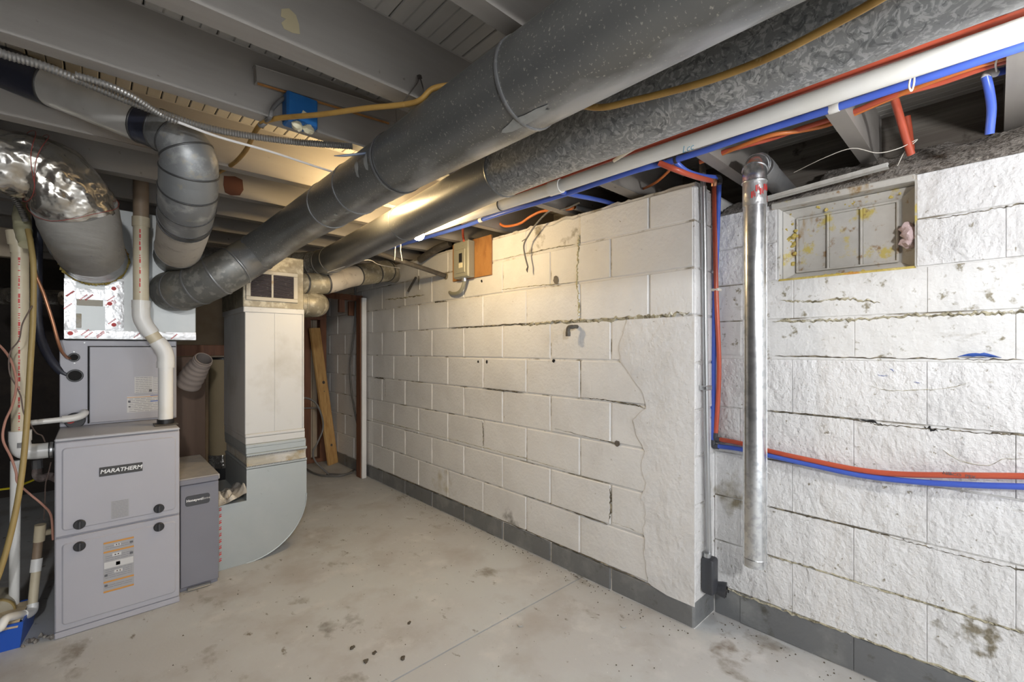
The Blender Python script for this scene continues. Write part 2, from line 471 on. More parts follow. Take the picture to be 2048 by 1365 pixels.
M['switch'] = mat('olive_grey_enamel', (.32, .315, .25), .4, .1, layers=[(20, 4, (.26, .255, .20), .6, .72)])
M['bluebox'] = mat('blue_plastic', (.012, .12, .36), .45, layers=[(12, 4, (.03, .15, .38), .55, .7)])
M['cream'] = mat('cream_fitting', (.72, .66, .47), .5)
M['bluebin'] = mat('blue_bin_plastic', (.02, .10, .50), .35)
M['cardboard'] = mat('torn_card', (.62, .50, .33), .8)
M['yellow'] = mat('yellow_strap', (.75, .62, .03), .5)
M['plastic'] = mat('clear_plastic_film', (.58, .55, .50), .25, layers=[(5, 4, (.42, .36, .28), .5, .72)], bump=[(14, 4, .8, .015)])
M['fibre'] = mat('beige_pillar', (.36, .28, .165), .7, layers=[(3, 3, (.31, .24, .14), .4, .7)])
M['flex_grey'] = mat('grey_flex_hose', (.26, .22, .20), .7)
M['foam'] = mat('yellow_foam', (.52, .40, .10), .8, layers=[(20, 4, (.66, .54, .20), .5, .62), (9, 4, (.55, .22, .03), .58, .68)], bump=[(40, 5, .8, .01)])
M['winpanel'] = mat('stained_window_panel', (.55, .53, .49), .55, layers=[(5, 4, (.44, .42, .38), .45, .7), (9, 6, (.56, .46, .14), .58, .64), (24, 6, (.30, .19, .09), .58, .68), (6, 6, (.36, .24, .10), .62, .72, (1, 2, .5))], bump=[(40, 4, .4, .005)])
M['pinkfoam'] = mat('pink_insulation', (.72, .56, .56), .9, bump=[(40, 4, .8, .012)])
M['debris'] = mat('grey_debris', (.33, .30, .265), .95, layers=[(60, 4, (.16, .14, .12), .48, .6), (90, 3, (.55, .50, .43), .62, .7)], bump=[(120, 4, .9, .01)])
M['lath'] = mat('grey_lath', (.50, .49, .46), .7, layers=[(20, 4, (.38, .36, .33), .5, .7)])
M['pump'] = mat('pump_cream', (.50, .45, .34), .5)
M['leaf'] = mat('dry_bits', (.10, .08, .055), .9)
M['grit'] = mat('pale_grit', (.62, .60, .56), .9)
M['porcelain'] = mat('porcelain', (.74, .72, .68), .3)
def bulb_mat(name, col, watts, r):
    return mat(name, (.9, .9, .9), .4, emit=(col, watts / (4 * math.pi ** 2 * r * r)))
M['bulb_warm'] = bulb_mat('lit_bulb_warm', (1.0, .74, .40), BULB_WARM, .03)
M['bulb_near'] = bulb_mat('lit_bulb_near', (.985, .985, 1.0), BULB_NEAR, .03)
M['bulb_bay'] = bulb_mat('lit_bulb_bay', (1.0, .72, .36), BULB_BAY, .026)
M['bulb_fill'] = bulb_mat('lit_bulb_fill', (.975, .985, 1.0), BULB_FILL, .05)

# ================================================================== THE SETTING
XW, XR, YJ = 1.867, 2.06, 0.872          # long wall plane, recessed wall plane, corner
# ---- floor: two slabs with a recessed joint
fl = struct('floor')
box('sub_base', -1.8, 2.4, -2.6, 5.5, -.09, -.012, M['floor'], fl)
def slab(y0, y1):
    nx, ny = 30, max(6, int((y1 - y0) / .14))
    vs, fs = [], []
    for j in range(ny + 1):
        for i in range(nx + 1):
            x = -1.8 + 4.0 * i / nx; y = y0 + (y1 - y0) * j / ny
            z = 0.004 * (noise.noise(Vector((x * 1.3, y * 1.3, 0))) - .2)
            if j in (0, ny): z -= .002
            vs.append((x, y, z))
    n0 = len(vs)
    for j in range(ny):
        for i in range(nx):
            a = j * (nx + 1) + i
            fs.append((a, a + 1, a + nx + 2, a + nx + 1))
    for (x, y) in ((-1.8, y0), (2.2, y0), (2.2, y1), (-1.8, y1)): vs.append((x, y, -.011))
    e0 = list(range(nx + 1)); e1 = [ny * (nx + 1) + i for i in range(nx + 1)]
    fs.append(tuple([n0, n0 + 1] + e0[::-1])); fs.append(tuple([n0 + 2, n0 + 3] + e1))
    mesh('slab', vs, fs, M['floor'], fl)
slab(-2.6, 1.478); slab(1.485, 5.5)

# ---- long block wall
wr = struct('wall_right')
box('core', XW + .006, 2.40, YJ + .004, 5.5, -.01, 1.905, M['mortar'], wr)
rowz = [0, .117, .323, .526, .730, .933, 1.136, 1.340, 1.543, 1.745, 1.898]
def courses(parent, x, rows, yA, yB, y0, y1, m, first='B', gap=.006, pitch=.40, cut=None, gv=None, bev=.004):
    gv = gap if gv is None else gv
    for r in range(len(rows) - 1):
        z0, z1 = rows[r], rows[r + 1]
        off = yB if (r % 2 == 0) == (first == 'B') else yA
        k = math.floor((y0 - off) / pitch) + 1
        js = [y0]
        y = off + k * pitch
        while y < y1 - .03:
            if y > y0 + .03: js.append(y)
            y += pitch
        js.append(y1)
        for a, b in zip(js[:-1], js[1:]):
            if cut and not cut(a, b, z0, z1): continue
            mm = m(r, a, b) if callable(m) else m
            t = z1
            dx = random.uniform(-.0012, .0012)
            nm = 'base_block' if mm is M['grey_paint'] else 'block'
            box(nm, x + dx, x + .04 + dx, a + gv / 2, b - gv / 2, z0 + gap / 2, t - gap / 2, mm, parent, bev=bev)
def wm(r, a, b):
    if r == 0: return M['grey_paint']
    return M['paint']
courses(wr, XW, rowz, 1.486, 1.294, YJ + .002, 5.45, wm, gap=.008, bev=.0045, cut=lambda a, b, z0, z1: not (z0 > 1.7 and a < 1.5 < b))
# the broken top course with its notch
for (a, b, t) in ((1.09, 1.39, 1.895), (1.39, 1.47, 1.862), (1.47, 1.486, 1.89)):
    box('block', XW, XW + .04, a, b, 1.748, t, M['paint'], wr, bev=.004)
# end face of the long wall (the jog)
for r in range(len(rowz) - 1):
    sh = random.uniform(-.004, .004)
    box('base_block' if r == 0 else 'block', XW + .003, XR + .03, YJ - .001 + (0.003 if r == 0 else sh * .5), YJ + .04, rowz[r] + .002, rowz[r + 1] - .003, M['grey_paint'] if r == 0 else M['paint_rough'], wr, bev=.005)
# smooth parged patch at the corner
def patch(name, prof, y1, m, parent, x=XW, th=.004):
    vs, fs = [], []
    Z = []
    for (ya, za), (yb, zb) in zip(prof[:-1], prof[1:]):
        for k in range(5):
            t = k / 5
            Z.append((ya + (yb - ya) * t + random.uniform(-.006, .006), za + (zb - za) * t))
    Z.append(prof[-1])
    for (y, z) in Z:
        vs += [(x + .001, y + .004, z), (x - th, y, z), (x - th, (y + y1) / 2, z), (x - th, y1, z), (x + .001, y1, z)]
    for i in range(len(Z) - 1):
        a = i * 5; b = a + 5
        for j in range(4): fs.append((a + j, a + j + 1, b + j + 1, b + j))
    e = (len(Z) - 1) * 5
    fs.append((0, 4, 3, 2, 1)); fs.append((e, e + 1, e + 2, e + 3, e + 4))
    return mesh(name, vs, fs, m, parent, sm=False)
patch('parge_coat', [(1.0, .10), (1.08, .115), (1.10, .16), (1.105, .28), (1.115, .35), (1.10, .43), (1.12, .50), (1.10, .58), (1.125, .64), (1.10, .72), (1.16, .80), (1.165, .86), (1.10, .92), (1.12, 1.0), (1.24, 1.14), (1.24, 1.22), (1.20, 1.335)], YJ - .001, M['parge'], wr)
# crumbling mortar cap along the top of the wall
capv, capf = [], []
n = 150
for i in range(n + 1):
    y = YJ + 4.5 * i / n
    h = 1.908 + .016 * noise.noise(Vector((y * 9, 0, 0))) + .016 * noise.noise(Vector((y * 31, 3, 0)))
    if 1.39 < y < 1.47: h = 1.858 + .01 * noise.noise(Vector((y * 40, 0, 0)))
    if y > 2.65: h -= min(.05, (y - 2.65) * .08)
    capv += [(XW + .001, y, h - .02), (XW + .012, y, h), (XW + .12, y, h + .008), (XW + .12, y, h - .03)]
for i in range(n):
    a = i * 4; b = a + 4
    for j in range(3): capf.append((a + j, b + j, b + j + 1, a + j + 1))
mesh('mortar_cap', capv, capf, M['mortar'], wr, sm=False)

# ---- recessed wall with the blocked window
ww = struct('wall_recess')
rz = [0, .133, .335, .537, .736, .936, 1.160]
box('core', XR + .0045, 2.40, -2.6, YJ + .02, -.01, 1.157, M['mortar_rough'], ww)
box('core', XR + .0195, 2.40, -2.6, YJ + .02, 1.157, 1.478, M['mortar_rough'], ww)
box('core', XR + .0195, 2.40, -2.6, .188, 1.478, 1.79, M['mortar_rough'], ww)
box('core', XR + .0195, 2.40, .617, YJ + .02, 1.478, 1.79, M['mortar_rough'], ww)
courses(ww, XR, rz, .36, .16, -2.6, YJ - .004, lambda r, a, b: M['grey_paint'] if r == 0 else M['paint_rough'], first='A', gap=.006, gv=.0012, bev=.0014)
rz2 = [1.160, 1.318, 1.478]
courses(ww, XR + .016, rz2, .36, .16, -2.6, YJ - .004, M['paint_dirty'], first='A', gap=.005, gv=.001, bev=.0014)
rz3 = [1.478, 1.642, 1.80]
courses(ww, XR + .016, rz3, -.02, -.2, -2.6, .187, M['paint_rough'], first='A', gap=.005, gv=.001, bev=.0014)
courses(ww, XR + .016, rz3, 3.0, 3.0, .618, YJ - .004, M['paint_rough'], first='A', gap=.004, pitch=3)
# white paint run down over the ledge
box('ledge', XR - .002, XR + .03, -2.6, YJ - .004, 1.150, 1.166, M['paint_dirty'], ww, bev=.004)

# ---- blocked window
w1 = struct('window_1', (2.1, .4, 1.478))
box('sill', XR + .018, 2.30, .187, .618, 1.470, 1.484, M['foam'], w1, bev=.003)
box('jamb', XR + .018, 2.30, .185, .192, 1.478, 1.80, M['winpanel'], w1)
box('jamb', XR + .018, 2.30, .613, .62, 1.478, 1.80, M['paint_dirty'], w1)
box('head', XR + .004, 2.30, .19, .64, 1.775, 1.80, M['winpanel'], w1, bev=.004)
box('backing', 2.165, 2.19, .19, .616, 1.48, 1.78, M['winpanel'], w1)
# splayed inner frame and the three flush panes with ribs
def win_frame():
    o = [(.194, 1.486), (.611, 1.486), (.611, 1.773), (.194, 1.773)]
    i_ = [(.245, 1.515), (.565, 1.515), (.565, 1.735), (.245, 1.735)]
    vs = [(2.125, y, z) for y, z in o] + [(2.155, y, z) for y, z in i_] + [(2.165, y, z) for y, z in o]
    fs = [(k, (k + 1) % 4, 4 + (k + 1) % 4, 4 + k) for k in range(4)] + [(k, 8 + k, 8 + (k + 1) % 4, (k + 1) % 4) for k in range(4)]
    return mesh('frame', vs, fs, M['winpanel'], w1, sm=False)
win_frame()
for k in range(3):
    a = .245 + .32 * k / 3; b = a + .32 / 3
    box('pane', 2.150, 2.166, a + .003, b - .003, 1.517, 1.733, M['winpanel'], w1, bev=.003)
for y in (.245, .3517, .4583, .565):
    box('glazing_bar', 2.142, 2.166, y - .004, y + .004, 1.512, 1.738, M['winpanel'], w1, bev=.002)
for z in (1.515, 1.735):
    box('glazing_bar', 2.142, 2.166, .243, .567, z - .004, z + .004, M['winpanel'], w1, bev=.002)
def blob(name, pts, r, m, parent, seed=0, sub=2, amp=.35):
    """lumpy joined blobs"""
    bm = bmesh.new()
    for k, (p, rr) in enumerate(pts):
        g = bmesh.ops.create_icosphere(bm, subdivisions=sub, radius=rr * r)
        for v in g['verts']:
            n_ = noise.noise(v.co * (1.6 / (rr * r)) + Vector((seed + k * 7.3, 0, 0)))
            v.co = v.co * (1 + amp * n_) + V(p)
    bm.verts.index_update()
    vs = [v.co.copy() for v in bm.verts]; fs = [[v.index for v in f.verts] for f in bm.faces]
    bm.free()
    return mesh(name, vs, fs, m, parent)
frng = random.Random(21)
blob('foam_bead', [((2.142 + frng.uniform(0, .01), .604 - frng.random() ** 2 * .035, 1.488 + .0105 * k), frng.uniform(.45, 1.25)) for k in range(27)], .011, M['foam'], w1, 1, amp=.6)
blob('foam_bead', [((2.135 + frng.uniform(0, .015), .60 - .0125 * k, 1.771 - frng.random() ** 2 * .022), frng.uniform(.35, 1.0)) for k in range(31)], .010, M['foam'], w1, 3, amp=.6)
blob('foam_bead', [((2.11 + frng.uniform(0, .04), .60 - .02 * k, 1.485), frng.uniform(.3, 1.0)) for k in range(18)], .009, M['foam'], w1, 5, amp=.6)
blob('insulation_tuft', [((2.11, .205, 1.60), 1.2), ((2.115, .21, 1.57), 1), ((2.12, .215, 1.625), .9)], .022, M['pinkfoam'], w1, 9, amp=.6)

# ---- other walls, only glimpsed
wl = struct('wall_left'); box('wall_face', -1.85, -1.72, -2.6, 5.5, -.01, 2.14, M['dark'], wl)
wb = struct('wall_back'); box('wall_face', -1.85, 2.4, 5.42, 5.55, -.01, 2.14, M['dark'], wb)

# ---- ceiling: boards, joists, rim
ce = struct('ceiling', (0, 0, 1.93))
def ceil_board(x0, w, y0, y1):
    z0, z1 = 2.125, 2.143
    prof = [(x0 + .0015, z1), (x0 + .0015, z0 + .003), (x0 + .004, z0), (x0 + w / 2 - .0025, z0), (x0 + w / 2, z0 + .004), (x0 + w / 2 + .0025, z0), (x0 + w - .004, z0), (x0 + w - .0015, z0 + .003), (x0 + w - .0015, z1)]
    vs = [(x, y0, z) for x, z in prof] + [(x, y1, z) for x, z in prof]
    m_ = len(prof)
    fs = [(k, k + 1, m_ + k + 1, m_ + k) for k in range(m_ - 1)] + [tuple(range(m_))[::-1], tuple(range(m_, 2 * m_)), (m_ - 1, 0, m_, 2 * m_ - 1)]
    mesh('board', vs, fs, M['board'], ce, sm=False)
bx = .0975 - .0845 * 22
while bx < 2.36:
    ceil_board(bx, .0845, -2.6, 5.5); bx += .0845
box('deck', -1.8, 2.4, -2.6, 5.5, 2.146, 2.17, M['old_wood'], ce)
JY = [-2.1, -1.69, -1.28, -.87, -.46, -.042, .341, .757, 1.187, 1.592, 2.135, 2.52, 2.92, 3.32, 3.72, 4.12, 4.52, 4.92, 5.3]
for y in JY:
    w = .058 if abs(y - 1.187) < .01 else .044
    sk = -.035 if abs(y - 2.135) < .01 else 0
    beam('joist', (-1.75, y - sk * .9, 2.0275), (2.33, y + sk * .9, 2.0275), w, .195, M['joist'], ce, bev=.003)
box('rim_joist', 2.33, 2.37, -2.6, 5.5, 1.80, 2.146, M['old_wood'], ce)
box('sill_plate', 2.20, 2.33, -2.6, .86, 1.80, 1.835, M['old_wood'], ce)
# cleat with bare edges nailed to a joist
beam('cleat', (0.3637, 1.556, 2.041), (0.8383, 1.556, 2.076), .022, .05, M['joist'], ce)
beam('cleat_edge', (0.3683, 1.546, 2.012), (0.8083, 1.546, 2.039), .004, .006, M['ply'], ce, bev=0)
# raw lumber scraps and light-painted face of a joist further back
box('crawl_block', XW + .02, 2.33, 3.5, 5.45, 1.90, 2.12, M['old_wood'], ce)

# ---- debris lying on the wall top
dv, df = [], []
nx, ny = 22, 90
for j in range(ny + 1):
    for i in range(nx + 1):
        x = XR + .012 + .20 * i / nx; y = -1.2 + 2.05 * j / ny
        h = 1.80 + (.60 if y < .5 else .38) * (x - XR - .012) + .018 * noise.noise(Vector((x * 12, y * 8, 0))) + .016 * noise.noise(Vector((x * 60, y * 60, 2))) + .02 * min(1, i / 6)
        if .19 < y < .62: h += .004
        if i == 0: h = 1.795
        dv.append((x, y, h))
for j in range(ny):
    for i in range(nx):
        a = j * (nx + 1) + i
        df.append((a, a + 1, a + nx + 2, a + nx + 1))
deb = mesh('debris', dv, df, M['debris'])
tag(deb, 'grey loose crumbs and dust heaped on top of the recessed white wall', 'debris', kind='stuff')

# ================================================================== FURNACE GROUP
FX0, FX1, FY = -.119, .297, 2.621
fu = thing('furnace', (.09, 3.0, 0), 'grey steel gas furnace with two front doors and a black name badge', 'furnace')
box('cabinet', FX0, FX1, FY + .018, 3.36, .008, .812, M['furnace'], fu, bev=.004)
box('top_panel', FX0, FX1, FY + .004, 3.36, .812, .824, M['furnace_edge'], fu, bev=.004)
box('base_rail', FX0, FX1, FY + .006, FY + .03, 0, .026, M['furnace'], fu, bev=.003)
def rplate(name, x0, x1, z0, z1, y, th, r, m, parent, rim=.006):
    """rounded-corner plate on a plane facing -Y, edges sloped"""
    def loop(ins, yy):
        a, b, c, d = x0 + ins, x1 - ins, z0 + ins, z1 - ins
        rr = max(r - ins, .002); out = []
        for (cx, cz, s) in ((b - rr, d - rr, 0), (a + rr, d - rr, 1), (a + rr, c + rr, 2), (b - rr, c + rr, 3)):
            for k in range(6):
                t = (s + k / 5) * math.pi / 2
                out.append((cx + rr * math.cos(t), yy, cz + rr * math.sin(t)))
        return out
    A, B = loop(0, y), loop(rim, y - th)
    n_ = len(A)
    vs = A + B
    fs = [(k, (k + 1) % n_, n_ + (k + 1) % n_, n_ + k) for k in range(n_)] + [tuple(range(n_, 2 * n_))]
    return mesh(name, vs, [tuple(reversed(f)) for f in fs], m, parent, sm=False)
def furnace_door(z0, z1):
    d = box('door', FX0 + .001, FX1 - .001, FY + .004, FY + .018, z0, z1, M['furnace'], fu, bev=.004)
    rplate('raised_field', FX0 + .02, FX1 - .014, z0 + .022, z1 - .022, FY + .005, .005, .016, M['furnace'], d, rim=.006)
    return d
d_up = furnace_door(.418, .808)
d_lo = furnace_door(.028, .412)
def knob(p, d):
    x, y, z = p
    k = tube('knob', [(x, FY + .002, z), (x, FY - .008, z), (x, FY - .010, z)], [.0195, .0195, .0175], M['black'], d, seg=24)
    box('grip', x - .0045, x + .0045, FY - .022, FY - .008, z - .016, z + .016, M['darkgrey'], k, bev=.003)
knob((-0.0445, 2.615, 0.4585), d_up); knob((0.2185, 2.615, 0.4618), d_up)
knob((-0.0445, 2.615, 0.3663), d_lo); knob((0.2185, 2.615, 0.3769), d_lo)
bp = (0.0884, 2.612, 0.6651)
bd = box('badge', bp[0] - .072, bp[0] + .072, FY - .003, FY, bp[2] - .0195, bp[2] + .0195, M['badge'], fu, bev=.001)
text('lettering', 'MARATHERM', .0235, (bp[0], FY - .0032, bp[2]), (1, 0, 0), (0, 0, 1), M['white'], bd, shear=.2, bold=.0006)
def sticker(name, parent, x0, x1, z0, z1, y, base, heads=(), rows=10, inkm='ink', seed=1, headm='orange_print', extra=()):
    rnd = random.Random(seed)
    s = box(name, x0, x1, y - .0008, y, z0, z1, base, parent)
    w, h = x1 - x0, z1 - z0
    o = (x0, y - .0009, z0)
    rects = []
    for k in range(rows):
        zc = h * (k + .5) / rows
        if any(abs(zc / h - hd) < .05 for hd in heads): continue
        a = w * .06
        while a < w * .92:
            b = min(w * .94, a + w * rnd.uniform(.10, .34))
            rects.append((a, b, zc - h * .12 / rows, zc + h * .12 / rows)); a = b + w * .025
    if rects: quads('print', rects, o, (1, 0, 0), (0, 0, 1), M[inkm], s)
    if heads: quads('header_bar', [(0, w, h * (hd - .016), h * (hd + .016)) for hd in heads], o, (1, 0, 0), (0, 0, 1), M[headm], s, th=.0006)
    for (a, b, c, d, mm) in extra:
        quads('pictogram', [(a * w, b * w, c * h, d * h)], o, (1, 0, 0), (0, 0, 1), M[mm], s, th=.0007)
    return s
a, b = (0.054, 2.615, 0.4539), (0.1136, 2.615, 0.5425)
sticker('warning_label', d_up, a[0], b[0], a[2], b[2] - .012, FY - .0002, M['greysticker'], rows=12, inkm='ink_soft', seed=4)
a, b = (0.03, 2.615, 0.1374), (0.1306, 2.615, 0.3628)
sticker('safety_label', d_lo, a[0], b[0], a[2] + .002, b[2] - .004, FY - .0002, M['greysticker'], heads=(.02, .21, .80, .98), rows=26, inkm='ink_soft', seed=5,
        extra=((.02, .98, .475, .60, 'sticker'), (.40, .54, .50, .57, 'ink'), (.34, .62, .36, .41, 'sticker'), (.42, .46, .375, .395, 'red_print'), (.52, .56, .375, .395, 'red_print'),
               (.28, .58, .69, .75, 'sticker'), (.36, .40, .71, .73, 'red_print'), (.46, .50, .71, .73, 'red_print'), (.34, .56, .885, .93, 'sticker'), (.40, .44, .90, .92, 'red_print'), (.48, .52, .90, .92, 'red_print'),
               (.03, .13, .32, .36, 'ink'), (.86, .97, .655, .70, 'ink'), (.86, .97, .88, .92, 'ink'), (.03, .13, .12, .16, 'ink')))
tube('drain_spout', [(.0, FY + .02, .823), (.0, FY + .02, .826)], .004, M['furnace_edge'], fu, seg=8)

# ---- coil cabinet above the furnace
CY = 3.0
cc = thing('coil_cabinet', (.1, 3.1, .825), 'grey coil cabinet standing on the furnace under the foil-taped plenum', 'coil cabinet')
box('cabinet', -.119, .325, CY, 3.40, .825, 1.238, M['furnace'], cc, bev=.003)
a, b = (-0.0196, 3, 0.822), (0.3185, 3, 1.217)
cd_ = box('access_door', a[0] + .004, .322, CY - .010, CY + .002, .835, b[2] - .012, M['furnace'], cc, bev=.002)
box('door_gap', a[0] - .003, a[0] + .003, CY - .004, CY + .001, .833, b[2] - .008, M['void'], cc)
box('door_gap', a[0] - .003, .322, CY - .006, CY + .001, b[2] - .012, b[2] - .008, M['void'], cc)
a, b = (0.1512, 2.99, 0.9689), (0.2252, 2.99, 1.052)
sticker('white_label', cd_, a[0], b[0], a[2], b[2], CY - .0102, M['sticker'], rows=9, inkm='ink_soft', seed=7, extra=((.78, .94, .05, .20, 'ink'),))
a, b = (0.2252, 2.99, 0.9639), (0.2581, 2.99, 1.046)
sticker('white_label', cd_, a[0] + .002, b[0], a[2], b[2], CY - .0102, M['sticker'], rows=9, inkm='ink_soft', seed=8)
a, b = (0.1222, 2.99, 0.8723), (0.2581, 2.99, 0.9538)
sticker('warning_label', cd_, a[0], b[0], a[2], b[2], CY - .0102, M['sticker'], heads=(.93,), rows=9, inkm='ink_soft', seed=9, extra=((.03, .10, .62, .75, 'ink'), (.04, .10, .32, .40, 'ink'), (.68, .98, .60, .66, 'blue_print'), (.68, .98, .97, 1.0, 'blue_print')))
for q in ((-0.0699, 2.995, 1.155), (-0.0665, 2.995, 1.067)):
    ring('port_grommet', q, (0, 1, 0), .017 if q[2] > 1.15 else .026, .008, .004, M['black'], cc)
    disc('port_hole', (q[0], q[1] + .004, q[2]), (0, -1, 0), .017 if q[2] > 1.15 else .026, .004, M['void'], cc)
for (px_) in ((-0.0336, 2.995, 1.225), (-0.0699, 2.995, 1.181), (-0.0682, 2.995, 1.127)):
    disc('screw', (px_[0], CY, px_[2]), (0, -1, 0), .004, .003, M['seam'], cc, seg=10)
q = (-0.0664, 2.99, 0.8525)
tube('drain_plate', [(q[0], CY, q[2]), (q[0], CY - .012, q[2])], [.038, .034], M['black'], cc, seg=20)
q = (-0.0814, 2.98, 0.8601)
rc = tube('red_cap', [(q[0], CY - .010, q[2]), (q[0], CY - .030, q[2])], [.015, .017], M['red_print'], cc, seg=20, wall=.004)
disc('cap_floor', (q[0], CY - .018, q[2]), (0, -1, 0), .0125, .002, M['red_print'], rc)

# ---- supply plenum with foil tape
PY0 = 2.95
px0, px1 = (-0.1022, 2.95, 1.331)[0], (0.4047, 2.95, 1.353)[0]
pl = thing('supply_plenum', (.15, 3.1, 1.24), 'grey sheet-metal plenum box with red-printed foil tape above the coil cabinet', 'plenum')
box('plenum_box', px0, px1, PY0, 3.42, 1.241, 1.885, M['plenum'], pl, bev=.003)
def foil_tape(x0, x1, z0, z1, seed):
    rnd = random.Random(seed)
    nx_, nz_ = max(2, int((x1 - x0) / .012)), max(2, int((z1 - z0) / .012))
    vs, fs = [], []
    for j in range(nz_ + 1):
        for i in range(nx_ + 1):
            x = x0 + (x1 - x0) * i / nx_; z = z0 + (z1 - z0) * j / nz_
            e = i in (0, nx_) or j in (0, nz_)
            vs.append((x, PY0 - (.0005 if e else .0015 + .002 * abs(noise.noise(Vector((x * 60, seed, z * 60))))), z))
    for j in range(nz_):
        for i in range(nx_):
            k = j * (nx_ + 1) + i
            fs.append((k, k + 1, k + nx_ + 2, k + nx_ + 1))
    t = mesh('foil_tape', vs, fs, M['foil_flat'], pl)
    # red print: round marks and slanted strokes
    n_ = max(1, int((x1 - x0) * (z1 - z0) / .0027))
    for k in range(n_):
        cx = rnd.uniform(x0 + .015, x1 - .015) if x1 - x0 > .04 else (x0 + x1) / 2
        cz = rnd.uniform(z0 + .012, z1 - .012) if z1 - z0 > .03 else (z0 + z1) / 2
        if rnd.random() < .35:
            disc('tape_mark', (cx, PY0 - .0035, cz), (0, -1, 0), .0095, .0005, M['red_print'], t, seg=16)
            quads('tape_print', [(.013, .026, -.006 + .004 * i, -.0045 + .004 * i) for i in range(4)], (cx, PY0 - .0042, cz), (1, 0, .5), (-.5, 0, 1), M['red_print'], t)
        else:
            rr = [(-.022 + .0055 * i, -.0185 + .0055 * i, -.0028, .0028) for i in range(7)]
            quads('tape_print', rr, (cx, PY0 - .0042, cz), (1, 0, 1.0), (-1.0, 0, 1), M['red_print'], t)
q0, q1 = (-0.0989, 2.95, 1.235), (0.1092, 2.95, 1.544)
foil_tape(px0, px1, 1.243, 1.283, 3)                                   # along the bottom
xm0, xm1 = (-0.0621, 2.95, 1.332)[0], (0.0392, 2.95, 1.337)[0]
foil_tape(px0, xm0, 1.285, q1[2] - .02, 5)                             # patch frame
foil_tape(xm1, q1[0], 1.285, q1[2], 7)
foil_tape(xm0, xm1, (-0.014, 2.95, 1.401)[2], (-0.014, 2.95, 1.483)[2], 11)
foil_tape(xm0, xm1, 1.285, (-0.014, 2.95, 1.268)[2], 13)
a, b = (-0.0604, 2.95, 1.401), (0.032, 2.95, 1.431)
box('mastic_smear', a[0], b[0], PY0 - .003, PY0, a[2], b[2], M['canvas'], pl, bev=.002)
a, b = (-0.0621, 2.95, 1.295), (-0.0434, 2.95, 1.362)
box('mastic_smear', a[0], b[0], PY0 - .003, PY0, a[2], b[2], M['canvas'], pl, bev=.002)

# ---- media filter cabinet
fc = thing('filter_cabinet', (.387, 2.9, 0), 'slim dark grey air filter cabinet between the furnace and the return duct', 'filter cabinet')
box('cabinet', .306, .466, 2.724, 3.28, 0, .530, M['filter'], fc, bev=.003)
fd = box('door', .309, .468, 2.712, 2.724, .02, .522, M['filter'], fc, bev=.003)
box('lid', .303, .472, 2.706, 3.28, .530, .556, M['filter_lid'], fc, bev=.003)
box('lid_lip', .303, .466, 2.700, 2.712, .526, .552, M['filter'], fc, bev=.003)
bp = (0.3801, 2.711, 0.4424)
nb = rplate('name_plate', bp[0] - .052, bp[0] + .050, bp[2] - .026, bp[2] + .026, 2.7125, .0025, .012, M['darkgrey'], fd, rim=.002)
text('lettering', 'Honeywell', .0165, (bp[0] - .012, 2.7095, bp[2] + .002), (1, 0, 0), (0, 0, 1), M['white'], nb, bold=.0005)
text('lettering', 'Home', .0155, (bp[0] + .032, 2.7095, bp[2] + .002), (1, 0, 0), (0, 0, 1), M['sticker'], nb)
a, b = (0.336, 2.7, -0.0033), (0.4309, 2.7, 0.0095)
beam('foot_strip', (a[0], 2.702, .012), (b[0], 2.702, .012), .006, .012, M['seam'], fc)

# ---- return duct with boot, canvas and grille
RY0, RY1 = 2.84, 3.39
rd = thing('return_duct', (.77, 3.1, 0), 'upright rectangular sheet-metal return duct with rounded boot and dusty grille', 'duct')
def boot():
    prof = [(.487, .001), (.62, .001)]
    R_, cx, cz = .322, .62, .323
    for k in range(1, 15):
        t = -math.pi / 2 + (math.pi / 2) * k / 14
        prof.append((cx + R_ * math.cos(t), cz + R_ * math.sin(t)))
    prof += [(.942, .520), (.622, .520), (.622, .350), (.487, .350)]
    m_ = len(prof)
    vs = [(x, RY0, z) for x, z in prof] + [(x, RY1, z) for x, z in prof]
    fs = [tuple(range(m_)), tuple(range(2 * m_ - 1, m_ - 1, -1))] + [(k, m_ + k, m_ + (k + 1) % m_, (k + 1) % m_) for k in range(m_)]
    b_ = mesh('boot', vs, fs, M['sheet_low'], rd, sm=False)
    ev = [(x, RY0, z) for x, z in prof[1:16]]
    tube('hem', ev, .004, M['sheet_low'], b_, seg=8)
    return b_
bt = boot()
foil_x = .489
for k in range(9):
    quads('tape_print', [(0, .012, 0, .006), (.004, .016, .01, .014)], (foil_x + .004, RY0 - .0008, .05 + .034 * k), (1, 0, .4), (-.4, 0, 1), M['red_print'], bt)
box('canvas_band', .626, .938, RY0 + .006, RY1 - .004, .538, .592, M['canvas'], rd, bev=.004)
cv, cf = [], []
for j in range(9):                                                   # bulging canvas cloth in front
    for i in range(33):
        t, u = j / 8, i / 32
        x = .624 + .316 * u; z = .536 + .060 * t
        y = RY0 + .003 + .012 * (math.sin(t * math.pi)) * (.5 + .8 * noise.noise(Vector((x * 9, 0, z * 20 + x * 10))))
        cv.append((x, y, z))
for j in range(8):
    for i in range(32):
        k = j * 33 + i; cf.append((k, k + 1, k + 34, k + 33))
mesh('canvas_cloth', cv, cf, M['canvas'], rd)
for z in (.530, .600):
    nm = box('metal_strip', .620, .944, RY0 - .004, RY1, z - .007, z + .007, M['sheet_low'], rd, bev=.002)
    quads('tooth_row', [(.008 * k, .008 * k + .004, -.004, .003) for k in range(39)], (.624, RY0 - .0042, z + (.006 if z < .56 else -.006)), (1, 0, 0), (0, 0, 1), M['ink'], nm)
box('collar', .618, .938, RY0 - .003, RY1, .607, .655, M['sheet_low'], rd, bev=.003)
box('collar', .616, .934, RY0 - .006, RY1, .640, .660, M['sheet_low'], rd, bev=.003)
